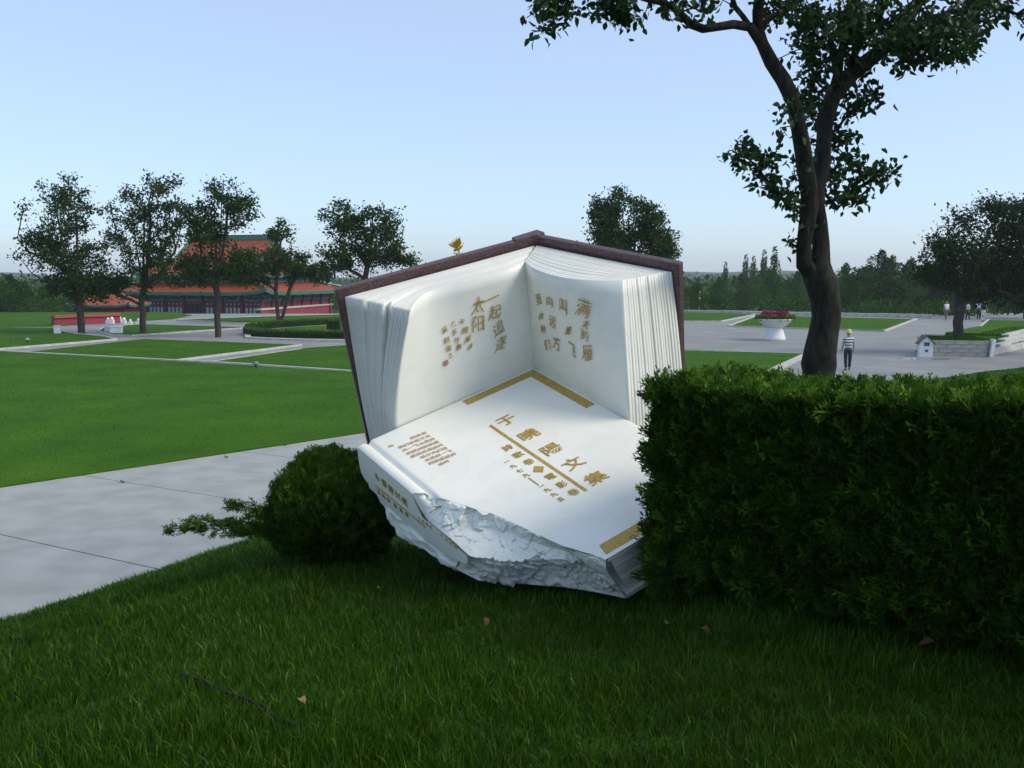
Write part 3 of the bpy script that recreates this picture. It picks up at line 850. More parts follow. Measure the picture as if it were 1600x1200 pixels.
def foreground_grass():
    r = RNG
    n = 255000
    D = 1.9 + (11.5 - 1.9) * r.random(n) ** 1.35          # denser near the viewer
    az = r.uniform(-.66, .66, n)
    x = D * np.sin(az) ; y = D * np.cos(az)
    z = mound_z(x, y)
    ok = (z > .02) & ~((az > .05) & (D > 6.5))
    x, y, z, D = x[ok], y[ok], z[ok], D[ok]
    nv = np.array([noise.noise(Vector((a_ * 2.1, b_ * 2.1, 0))) for a_, b_ in zip(x[:], y[:])])
    nv2 = np.array([noise.noise(Vector((a_ * 7.0, b_ * 7.0, 5))) for a_, b_ in zip(x[:], y[:])])
    L = (.068 + .036 * nv + .032 * nv2) * r.uniform(.6, 1.35, len(x))
    L = np.clip(L, .022, .14)
    Wd = r.uniform(.0030, .0058, len(x)) * np.clip(D / 4.2, 1, 2.1)
    blades('grass', np.stack([x, y, z - .008], 1), L, Wd, GRASS, .75, 3)['label'] = 'long dark green grass on the mound around the marble book'
foreground_grass()

def in_poly(pts, poly):
    x, y = pts[:, 0], pts[:, 1]; inside = np.zeros(len(x), bool); n = len(poly); j = n - 1
    for i in range(n):
        xi, yi = poly[i]; xj, yj = poly[j]
        c = ((yi > y) != (yj > y)) & (x < (xj - xi) * (y - yi) / (yj - yi + 1e-12) + xi)
        inside ^= c; j = i
    return inside
def lawn_grass():
    r = RNG; PP = []
    n = 900000
    D = 12 + 78 * r.random(n) ** 1.7
    az = r.uniform(-.6, .6, n)
    pts = np.stack([D * np.sin(az), D * np.cos(az)], 1)
    ok = np.zeros(n, bool)
    for pl in LAWNS: ok |= in_poly(pts, pl)
    pts = pts[ok]; D = D[ok]
    if len(pts) > 75000: sel = r.choice(len(pts), 75000, False); pts = pts[sel]; D = D[sel]
    P = np.column_stack([pts, np.full(len(pts), .05)])
    # the grassy bank behind the hedge
    n2 = 26000
    D2 = r.uniform(11, 44, n2); az2 = r.uniform(.33, .62, n2); x2 = D2 * np.sin(az2); y2 = D2 * np.cos(az2); z2 = mound_z(x2, y2); k = z2 > .02
    P2 = np.column_stack([x2[k], y2[k], z2[k] - .01]); P = np.vstack([P, P2]); D = np.concatenate([D, D2[k]])
    L = r.uniform(.018, .048, len(P)); Wd = r.uniform(.006, .010, len(P)) * np.clip(D / 14, 1, 4)
    blades('lawn_grass', P, L, Wd, LAWNB, .9, 5)['label'] = 'short mown green grass of the park lawns'
lawn_grass()

# ------------------------------------------------------------------ cypress hedge and clipped bush
def spray_template(r, nseg=5, droop=.2):
    """one flat feathery cypress spray of length 1 along +x, lying about in the xy plane"""
    V = []; F = []
    def needle(p, d, L, w_):
        d = d / np.linalg.norm(d); s = np.cross(d, (0, 0, 1.0)); s = s / (np.linalg.norm(s) + 1e-9) * w_
        tw = np.array([0, 0, r.uniform(-.5, .5)]) * w_
        n0 = len(V)
        V.extend([p, p + d * L * .5 + s * .8 + tw, p + d * L, p + d * L * .5 - s * .8 - tw]); F.append((n0, n0 + 1, n0 + 2, n0 + 3))
    for k in range(nseg):
        x = .12 + .8 * k / nseg
        p = np.array([x, 0, -droop * x * x + r.uniform(-.02, .02)])
        for sd in (-1, 1):
            ang = sd * r.uniform(.5, .95); L = (.46 - .28 * k / nseg) * r.uniform(.7, 1.2)
            d = np.array([math.cos(ang), math.sin(ang), r.uniform(-.35, .35)])
            needle(p, d, L, .046)
            if L > .28:
                q = p + d * L * .45
                for s2 in (-1, 1):
                    a2 = ang + s2 * .6; needle(q, np.array([math.cos(a2), math.sin(a2), r.uniform(-.4, .4)]), L * .6, .040)
    needle(np.array([0, 0, 0.]), np.array([1, 0, -droop]), 1.0, .05)
    return np.array(V), np.array(F)
def frames(D, r):
    """rotation matrices with x axis along D (n,3), random roll"""
    D = D / np.linalg.norm(D, axis=1, keepdims=True)
    h = r.normal(size=D.shape); y = np.cross(h, D); y /= np.linalg.norm(y, axis=1, keepdims=True); z = np.cross(D, y)
    return np.stack([D, y, z], 2)
def scatter(name, templ, P, D, S, m, parent, r, rnd=None):
    Vs = []; Fs = {}; base = 0; R_ = frames(D, r); rn_all = []
    which = r.integers(0, len(templ), len(P))
    if rnd is None: rnd = np.clip(r.normal(.42, .22, len(P)), 0, 1)
    for k, (tv, tf) in enumerate(templ):
        idx = np.nonzero(which == k)[0]
        if not len(idx): continue
        V = np.einsum('nij,vj->nvi', R_[idx], tv) * S[idx][:, None, None] + P[idx][:, None]
        f = tf[None] + (np.arange(len(idx)) * len(tv))[:, None, None] + base
        Vs.append(V.reshape(-1, 3)); Fs.setdefault(tf.shape[1], []).append(f.reshape(-1, tf.shape[1])); base += V.shape[0] * V.shape[1]
        rn_all.append(np.repeat(rnd[idx], len(tv)))
    return fast_mesh(name, np.vstack(Vs), [np.vstack(x) for x in Fs.values()], m, parent, rnd=np.concatenate(rn_all))
_r = np.random.default_rng(5)
SPRAYS = [spray_template(_r, 4 + k % 2) for k in range(6)]

def build_hedge():
    r = np.random.default_rng(21)
    # front foot line from the photo: left end and right end on the mound
    A = on_mound(1015, 962); B = on_mound(1600, 1062)
    d = (B - A)[:2]; d /= np.linalg.norm(d); n = np.array([-d[1], d[0]])              # n: away from the viewer
    if n[1] < 0: n = -n
    A2 = A[:2]; Lh = 3.3; T = .72
    topA = at(1015, 626, A[1])[2]; topB = at(1590, 655, B[1])[2]; LAB = np.linalg.norm((B - A)[:2])
    def ztop(s): return topA + (topB - topA) * s / LAB + .05 * np.exp(-(s / .3) ** 2)
    c = A2 + d * Lh / 2 + n * T / 2
    root = thing('cypress_hedge', 'dense dark green clipped cypress hedge beside the marble book', 'hedge', (c[0], c[1], float(mound_z(*c))))
    base = np.array(root.location)
    def place(s, q, h):            # s along, q depth 0..T, h 0..1
        x = A2[0] + d[0] * s + n[0] * q; y = A2[1] + d[1] * s + n[1] * q; z0 = mound_z(x, y)
        return np.stack([x, y, z0 + .05 + (ztop(s) - z0 - .05) * h], -1) - base
    Ps = []; Ds = []; Ss = []; rs = []
    d3 = np.array([d[0], d[1], 0]); n3 = np.array([n[0], n[1], 0]); up = np.array([0, 0, 1.])
    def lump(s, h, k): return np.array([.07 * noise.noise(Vector((a_ * 2.2, b_ * 2.6, k))) + .035 * noise.noise(Vector((a_ * 6, b_ * 6, k + 4))) for a_, b_ in zip(s, h)])
    # front
    m_ = 12500; s = r.uniform(0, Lh, m_); h = r.random(m_) ** .85; q = r.exponential(.07, m_) + .03
    # thin, twiggy foot
    keep = r.random(m_) < np.clip(.35 + h * 3.0, 0, 1); s, h, q = s[keep], h[keep], q[keep]; m_ = len(s)
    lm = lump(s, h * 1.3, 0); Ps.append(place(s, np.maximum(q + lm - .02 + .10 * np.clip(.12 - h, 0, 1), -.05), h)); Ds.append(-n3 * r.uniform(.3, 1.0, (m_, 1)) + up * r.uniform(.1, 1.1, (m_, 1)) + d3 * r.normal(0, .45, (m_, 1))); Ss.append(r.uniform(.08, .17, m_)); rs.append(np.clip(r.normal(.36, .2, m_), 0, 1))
    # left end
    m_ = 3800; q = r.uniform(0, T, m_); h = r.random(m_) ** .85; s = r.exponential(.06, m_) + .02; lm = lump(q, h * 1.3, 9)
    Ps.append(place(s + lm + .05 * (h > .5) - .03 , q, h)); Ds.append(-d3 * r.uniform(.3, 1, (m_, 1)) + up * r.uniform(.2, 1.1, (m_, 1)) + n3 * r.normal(0, .45, (m_, 1))); Ss.append(r.uniform(.07, .15, m_)); rs.append(np.clip(r.normal(.45, .22, m_), 0, 1))
    # top: lighter spray colours stand in for light falling on it
    m_ = 5400; q = r.uniform(.0, T, m_); s = r.uniform(0, Lh, m_); h = 1 - r.exponential(.035, m_) + .03 * lump(s, q, 17) / .07 + .012
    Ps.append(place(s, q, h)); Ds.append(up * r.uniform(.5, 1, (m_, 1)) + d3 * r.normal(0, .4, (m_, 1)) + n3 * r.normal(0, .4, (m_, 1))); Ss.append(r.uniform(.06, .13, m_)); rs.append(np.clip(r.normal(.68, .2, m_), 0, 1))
    # back
    m_ = 1000; s = r.uniform(0, Lh, m_); h = r.random(m_); q = T - r.exponential(.08, m_)
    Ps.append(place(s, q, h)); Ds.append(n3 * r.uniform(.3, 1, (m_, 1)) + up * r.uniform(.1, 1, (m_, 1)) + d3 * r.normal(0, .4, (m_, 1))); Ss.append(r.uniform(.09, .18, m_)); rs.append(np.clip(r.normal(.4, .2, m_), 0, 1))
    # inner fill
    m_ = 1500; s = r.uniform(.1, Lh, m_); h = r.uniform(.12, .95, m_); q = r.uniform(.15, T - .1, m_)
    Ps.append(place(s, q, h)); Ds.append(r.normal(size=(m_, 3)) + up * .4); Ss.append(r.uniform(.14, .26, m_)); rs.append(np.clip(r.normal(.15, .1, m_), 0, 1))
    # stray long shoots
    for (px, py) in ((1215, 583), (1060, 572)):
        sx = np.clip((px - 1015) / 585 * LAB, .05, Lh); k = 26
        s = np.full(k, sx) + r.normal(0, .03, k); h = 1 + np.linspace(-.02, .05, k); q = np.full(k, .12) + r.normal(0, .03, k)
        Ps.append(place(s, q, h)); Ds.append(up + r.normal(0, .35, (k, 3))); Ss.append(r.uniform(.03, .06, k)); rs.append(r.uniform(.5, 1, k))
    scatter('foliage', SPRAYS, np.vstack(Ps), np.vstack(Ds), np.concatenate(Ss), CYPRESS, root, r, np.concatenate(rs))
    # added dark box that stops light leaking through; stems and bare twigs low down
    qs = [(.22, .20), (Lh - .05, .20), (Lh - .05, T - .15), (.22, T - .15)]
    V8 = np.array([place(np.array(a_), np.array(b_), np.array(h_)) for h_ in (.10, .90) for a_, b_ in qs])
    mesh_obj('light_stop_core', V8, [(3, 2, 1, 0), (4, 5, 6, 7), (0, 1, 5, 4), (1, 2, 6, 5), (2, 3, 7, 6), (3, 0, 4, 7)], mat('light_stop_dark', (.012, .018, .007), .95, (.03, .028, .015), 25, 6, .8, 40), root)
    for k in range(7):
        s0 = .18 + k * .46 + r.uniform(-.06, .06); mb = MB(); q0 = .45 + r.uniform(-.1, .1)
        def stick(p, q_, r0, r1):
            dv = q_ - p; dv = dv / np.linalg.norm(dv); s_ = np.cross(dv, (1, .3, .2)); s_ /= np.linalg.norm(s_); t_ = np.cross(dv, s_)
            vs = [p + s_ * r0 * math.cos(a) + t_ * r0 * math.sin(a) for a in (0, 1.57, 3.14, 4.71)] + [q_ + s_ * r1 * math.cos(a) + t_ * r1 * math.sin(a) for a in (0, 1.57, 3.14, 4.71)]
            mb.add(vs, [(0, 1, 5, 4), (1, 2, 6, 5), (2, 3, 7, 6), (3, 0, 4, 7)])
        p0 = place(np.array(s0), np.array(q0), np.array(-.05)); p1 = place(np.array(s0 + .03), np.array(q0), np.array(.9))
        stick(p0, p1, .03, .008)
        for t in range(26):
            hh = r.uniform(.04, .7); pa = p0 + (p1 - p0) * hh
            tgt = place(np.array(np.clip(s0 + r.uniform(-.35, .35), .02, Lh)), np.array(r.uniform(.02, .22)), np.array(min(.95, hh + r.uniform(.02, .25))))
            stick(pa, tgt, .006, .002)
        mb.build('stem', M['twig'], root)
    return root
build_hedge()

def build_bush():
    r = np.random.default_rng(8)
    c = at(520, 802, 6.45); R_ = .40
    zg = float(mound_z(c[0], c[1]))
    root = thing('juniper_bush', 'round clipped juniper bush with long shoots beside the path', 'bush', (c[0], c[1], zg))
    base = np.array([c[0], c[1], zg]); hz = c[2] - zg
    m_ = 5200
    u = r.normal(size=(m_, 3)); u /= np.linalg.norm(u, axis=1, keepdims=True); u[:, 2] = np.where(u[:, 2] < -.75, -u[:, 2], u[:, 2])
    lum = np.array([.09 * noise.noise(Vector(q) * 2.5) + .05 * noise.noise(Vector(q) * 6) for q in u])
    rad = R_ * (1 + lum) - r.exponential(.035, m_)
    P = u * rad[:, None] * np.array([1.02, 1.0, .96]) + np.array([0, 0, hz]); ok = P[:, 2] > .03
    D = u * r.uniform(.4, 1, (m_, 1)) + np.array([0, 0, .6]) + r.normal(0, .3, (m_, 3))
    rn = np.clip(r.normal(.42 + .25 * u[:, 2], .2, m_), 0, 1)  # colour lightens towards the crown, painting in the light on top
    P, D, rn = P[ok], D[ok], rn[ok]; S = r.uniform(.055, .115, len(P))
    # long untrimmed shoots reaching over the path side
    Q = [P]; DD = [D]; SS = [S]; RR = [rn]; sticks = MB()
    for (px0, py0, px1, py1, n_) in ((470, 840, 264, 836, 90), (470, 842, 300, 822, 60), (475, 820, 356, 800, 60), (470, 848, 340, 840, 50), (472, 836, 395, 812, 40), (472, 846, 380, 832, 40)):
        a_ = at(px0, py0, 6.40) - base; b_ = at(px1, py1, 6.2) - base; t = np.sort(r.random(n_) ** .8)
        arch = np.sin(t * 2.6)[:, None] * np.array([0, 0, .05])
        p = a_ + (b_ - a_) * t[:, None] + arch + r.normal(0, .008, (n_, 3)); dv = (b_ - a_) / np.linalg.norm(b_ - a_)
        Q.append(p); DD.append(dv * 1.0 + r.normal(0, .33, (n_, 3)) + np.array([0, 0, .1])); SS.append(r.uniform(.08, .15, n_) * (1.15 - .5 * t)); RR.append(np.clip(r.normal(.6, .15, n_), 0, 1))
        tt = np.linspace(0, 1, 8); pts = a_ + (b_ - a_) * tt[:, None] + np.sin(tt * 2.6)[:, None] * np.array([0, 0, .05])
        for k in range(7):
            w0 = .006 * (1 - tt[k]) + .0015; up = np.array([0, 0, 1.]); sd = np.cross(dv, up)
            vs = [pts[k] + sd * w0, pts[k] + up * w0, pts[k] - sd * w0, pts[k + 1] + sd * w0 * .9, pts[k + 1] + up * w0 * .9, pts[k + 1] - sd * w0 * .9]
            sticks.add(vs, [(0, 1, 4, 3), (1, 2, 5, 4), (2, 0, 3, 5)])
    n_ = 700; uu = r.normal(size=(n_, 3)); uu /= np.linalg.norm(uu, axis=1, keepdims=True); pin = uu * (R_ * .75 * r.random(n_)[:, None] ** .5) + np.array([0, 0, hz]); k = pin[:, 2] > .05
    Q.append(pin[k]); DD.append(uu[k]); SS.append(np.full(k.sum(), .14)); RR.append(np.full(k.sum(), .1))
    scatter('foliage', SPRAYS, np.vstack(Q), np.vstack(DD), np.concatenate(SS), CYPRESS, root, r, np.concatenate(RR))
    for k in range(24):
        a = r.uniform(0, 6.28); e = r.uniform(.2, 1.1); p1 = np.array([math.cos(a) * math.cos(e), math.sin(a) * math.cos(e), 0]) * R_ * .85 + np.array([0, 0, hz + R_ * .5 * math.sin(e)]); w0 = .008
        p0 = np.array([r.normal(0, .04), r.normal(0, .04), -.04])
        sticks.add([p0 + (w0, 0, 0), p0 + (-w0 / 2, w0, 0), p0 + (-w0 / 2, -w0, 0), p1 + (.003, 0, 0), p1 + (-.002, .002, 0), p1 + (-.002, -.002, 0)], [(0, 1, 4, 3), (1, 2, 5, 4), (2, 0, 3, 5)])
    st = sticks.build('stem', M['twig'], root); st['kind'] = 'stuff'
build_bush()

# ------------------------------------------------------------------ trees
def leaf_template(fold=.25, curl=.12, wide=.5):
    V = np.array([[0, 0, 0], [.35, wide / 2, fold * wide / 2], [.35, 0, 0], [.35, -wide / 2, fold * wide / 2], [.72, wide * .36, fold * wide * .3 - curl * .5], [.72, 0, -curl * .5], [.72, -wide * .36, fold * wide * .3 - curl * .5], [1, 0, -curl]])
    F = np.array([[0, 2, 1, 1], [0, 3, 2, 2]])
    quads = np.array([[1, 2, 5, 4], [2, 3, 6, 5]]); tris = np.array([[0, 2, 1], [0, 3, 2], [4, 5, 7], [5, 6, 7]])
    return V, quads, tris
class Skel:
    def __init__(s): s.p = []; s.par = []; s.tip = []; s.fix = {}
    def add(s, p, par, r=None):
        s.p.append(np.array(p, float)); s.par.append(par); s.tip.append(0)
        if r is not None: s.fix[len(s.p) - 1] = r
        return len(s.p) - 1
    def stem(s, pts, par=-1, rad=None):
        ids = []
        for k, q in enumerate(pts):
            par = s.add(q, par, None if rad is None else rad[k]); ids.append(par)
        return ids
    def attach(s, t, r, penalty=1.0, segs=3, wob=.06, minid=0, droop=0.0):
        P = np.array(s.p[minid:]); dz = P[:, 2] - t[2]
        cost = np.linalg.norm(P - t, axis=1) + penalty * np.maximum(0, dz + .15 * np.linalg.norm(P - t, axis=1))
        k = int(np.argmin(cost)) + minid; a = s.p[k]; L = np.linalg.norm(t - a)
        n = max(1, min(segs + 3, int(L / .35 * segs / 3) + 1)) if segs > 1 else 1
        par = k; ctrl = (a + t) / 2 + np.array([0, 0, .12 * L]) + r.normal(0, .07, 3) * L
        for i in range(1, n + 1):
            q = i / n; p = (1 - q) ** 2 * a + 2 * q * (1 - q) * ctrl + q * q * t
            if i < n: p = p + r.normal(0, wob * L / n, 3)
            par = s.add(p, par)
        s.tip[par] = 1
        return par
    def radii(s, r_tip, r_base, expo=.5):
        n = len(s.p); w_ = np.zeros(n); w_ += .02
        for i in range(n - 1, -1, -1):
            w_[i] += s.tip[i]
            if s.par[i] >= 0: w_[s.par[i]] += w_[i]
        w_ = np.array(w_); r_ = r_tip + (r_base - r_tip) * (w_ / w_.max()) ** expo
        for k, v in s.fix.items(): r_[k] = v
        s.w = w_
        return r_
    def tubes(s, rad, sides=6):
        n = len(s.p); ch = [[] for _ in range(n)]
        for i in range(n):
            if s.par[i] >= 0: ch[s.par[i]].append(i)
        V = []; Fq = []; base = 0
        starts = [i for i in range(n) if s.par[i] < 0]
        stack = [(i, None) for i in starts]
        while stack:
            i, frm = stack.pop(); chain = ([] if frm is None else [frm]) + [i]
            while ch[chain[-1]]:
                c_ = sorted(ch[chain[-1]], key=lambda q: (-rad[q])); chain.append(c_[0])
                for o_ in c_[1:]: stack.append((o_, chain[-2]))
            P = np.array([s.p[k] for k in chain]); R_ = np.array([rad[k] for k in chain])
            if frm is not None: R_[0] = min(R_[0], R_[1] * 1.25)
            if len(P) < 2: continue
            T = np.gradient(P, axis=0); T /= np.linalg.norm(T, axis=1, keepdims=True) + 1e-9
            ref = np.array([1., .2, .1]); x = np.cross(T[0], ref); x /= np.linalg.norm(x)
            ns = sides if R_[0] > .03 else max(3, sides - 2)
            ring = []
            for k in range(len(P)):
                x = x - T[k] * (x @ T[k]); x /= np.linalg.norm(x) + 1e-9; y = np.cross(T[k], x)
                a = np.arange(ns) * 2 * math.pi / ns
                ring.append(P[k] + R_[k] * (np.cos(a)[:, None] * x + np.sin(a)[:, None] * y))
            V.append(np.concatenate(ring))
            i_, j_ = np.meshgrid(np.arange(len(P) - 1), np.arange(ns), indexing='ij'); j2 = (j_ + 1) % ns
            Fq.append(np.stack([i_ * ns + j_, i_ * ns + j2, (i_ + 1) * ns + j2, (i_ + 1) * ns + j_], -1).reshape(-1, 4) + base); base += len(P) * ns
        return np.concatenate(V), np.concatenate(Fq)
def leaves_mesh(name, P, D, S, m, parent, r, template=None, rnd=None, linkit=True):
    n = len(P); R_ = frames(D, r)
    if template is None:                                       # folded diamond, two triangles
        tv = np.array([[0, 0, 0], [.45, .28, .10], [1, 0, -.05], [.45, -.28, .10]]); tq = np.array([[0, 2, 1]]); fl = [np.array([[0, 2, 1], [0, 3, 2]])]
    else:
        tv = template[0]; fl = [template[1], template[2]]
    V = (np.einsum('nij,vj->nvi', R_, tv) * S[:, None, None] + P[:, None]).reshape(-1, 3)
    off = (np.arange(n) * len(tv))[:, None, None]
    Fs = [(f[None] + off).reshape(-1, f.shape[1]) for f in fl]
    if rnd is None: rnd = np.clip(r.normal(.45, .22, n), 0, 1)
    return fast_mesh(name, V, Fs, m, parent, rnd=np.repeat(rnd, len(tv)), linkit=linkit)

def park_tree(name, label, base_px, D, ells, trunk_r, seed, leaf=.21, n_tip=150, per=46, leafmat=None, fork=.28, group=None, ztop=None, stems=None, base_z=None, spread=.25, depth=1.0, lean=.3):
    """tree rooted at a pixel on the ground; crown = ellipses seen in the photo, given depth"""
    r = np.random.default_rng(seed)
    lm = leafmat or FARLEAF
    base = G(*base_px) if base_z is None else at(base_px[0], base_px[1], D)
    D = base[1]
    if base_z is not None: base[2] = base_z
    root = thing(name, label, 'tree', tuple(base), 0, group)
    sc_ = D / F
    el = []
    for (px, py, rx, ry) in ells:
        c = at(px, py, D) - base; el.append((c, rx * sc_, ry * sc_))
    zmin = min(c[2] - b for c, a, b in el); ztop_ = max(c[2] + b for c, a, b in el)
    zf = max(.8, zmin + .1 * (ztop_ - zmin))
    sk = Skel()
    cx = np.average([c[0] for c, a, b in el], weights=[a * b for c, a, b in el])
    if stems is None:
        n = 7; bend = r.normal(0, .1, (n, 2)); tr = []
        for k in range(n):
            t = k / (n - 1); tr.append((bend[k, 0] * t * .6 + cx * lean * t * t, bend[k, 1] * t * .6, -.15 + (zf + .15) * t))
        ids = sk.stem(tr)
        # leaders rising through the crown
        for k in range(4):
            q = el[k % len(el)][0]; tgt = np.array([q[0] * .75 + r.normal(0, .3), r.normal(0, .5), zf + (ztop_ - zf) * r.uniform(.55, .8)])
            b0 = ids[-1] if k else ids[-1]; p0 = sk.p[b0]; pr = b0
            for i in range(1, 6):
                t = i / 5; p = p0 + (tgt - p0) * t + np.array([(tgt[0] - p0[0]) * .25 * math.sin(t * 3.1), r.normal(0, .06), 0]); pr = sk.add(p, pr)
    else:
        for st in stems:
            sk.stem([at(x, y, D + dy) - base for x, y, dy in st])
    wts = np.array([a * b for c, a, b in el]); wts = wts / wts.sum()
    tg = []
    for _ in range(n_tip):
        c, a, b = el[r.choice(len(el), p=wts)]
        u = r.normal(size=3); u /= np.linalg.norm(u); q = r.random() ** .38
        tg.append(c + u * q * np.array([a, min(a, b * 1.3) * depth, b]))
    tg = np.array(tg); tg = tg[tg[:, 2] > .5]
    tg = tg[np.argsort(np.linalg.norm(tg - np.array([cx * .5, 0, zf]), axis=1))]
    tips = [sk.attach(t, r, penalty=.9) for t in tg]
    rad = sk.radii(.012 * D / 60, trunk_r, .52)
    V, Fq = sk.tubes(rad, 7)
    fast_mesh('trunk', V, [Fq], M['bark_far'], root, smooth=True)
    Pn = np.array(sk.p); LP_, LD, LR = [], [], []
    for t in tips:
        p = Pn[t]; n = int(per * r.uniform(.5, 1.4)); pp = Pn[sk.par[t]]; dirv = p - pp; dirv /= np.linalg.norm(dirv) + 1e-9
        q = p + r.normal(0, spread, (n, 3)) * np.array([1, 1, .75]) - dirv * r.uniform(0, .5, (n, 1)); LP_.append(q); LD.append(r.normal(0, .8, (n, 3)) + dirv * .6 + np.array([0, 0, -.25])); LR.append(np.clip(r.normal(r.uniform(.25, .65), .18, n), 0, 1))
    LP_ = np.vstack(LP_); n = len(LP_)
    leaves_mesh('crown', LP_, np.vstack(LD), r.uniform(.7, 1.3, n) * leaf, lm, root, r, rnd=np.concatenate(LR))
    return root

TG = None
park_tree('park_tree', 'tall leafy tree in the lawn beside two white boxes and the red wall', (128, 522), 0, [(100, 300, 40, 34), (75, 350, 48, 42), (130, 360, 44, 52), (85, 405, 55, 38), (135, 430, 44, 42), (60, 380, 30, 30), (108, 440, 55, 25)], .24, 31, n_tip=230)
park_tree('park_tree', 'leafy tree between the path fork and the long low white box', (224, 521), 0, [(240, 298, 45, 30), (205, 330, 40, 38), (275, 350, 35, 40), (215, 380, 50, 40), (255, 400, 42, 42), (190, 440, 50, 32), (160, 450, 30, 20)], .22, 32, n_tip=220)
park_tree('park_tree', 'leafy tree rising from the grey pavement in front of the red hall', (341, 527), 0, [(345, 308, 36, 28), (378, 330, 26, 36), (312, 338, 32, 36), (340, 412, 70, 30), (285, 425, 50, 24), (390, 412, 40, 30), (330, 370, 36, 30)], .20, 33, n_tip=210)
park_tree('park_tree', 'small tree with two diverging stems before the right end of the red hall', (437, 505), 0, [(440, 364, 24, 22), (425, 405, 55, 22), (470, 420, 42, 22), (395, 425, 35, 18), (500, 428, 20, 16)], .16, 34, n_tip=150, leaf=.25,
          stems=[[(436, 506, 0), (433, 480, 0), (431, 455, 0), (432, 430, 0), (436, 400, 0), (439, 375, 0)], [(437, 506, .1), (443, 490, .1), (448, 470, .1), (453, 450, .1), (462, 432, .1)]])
park_tree('park_tree', 'leafy tree standing behind the upper left corner of the open book', (573, 524), 0, [(530, 340, 34, 24), (560, 350, 36, 32), (600, 350, 28, 32), (575, 385, 60, 36), (530, 400, 45, 28), (620, 395, 30, 24), (640, 405, 22, 10)], .2, 35, n_tip=200)
park_tree('park_tree', 'dense leafy tree standing behind the right cover of the open book', (990, 522), 0, [(962, 325, 38, 32), (950, 350, 32, 32), (1010, 345, 34, 34), (1000, 385, 55, 34), (1040, 385, 22, 34), (955, 385, 36, 28)], .2, 36, n_tip=260, per=62)

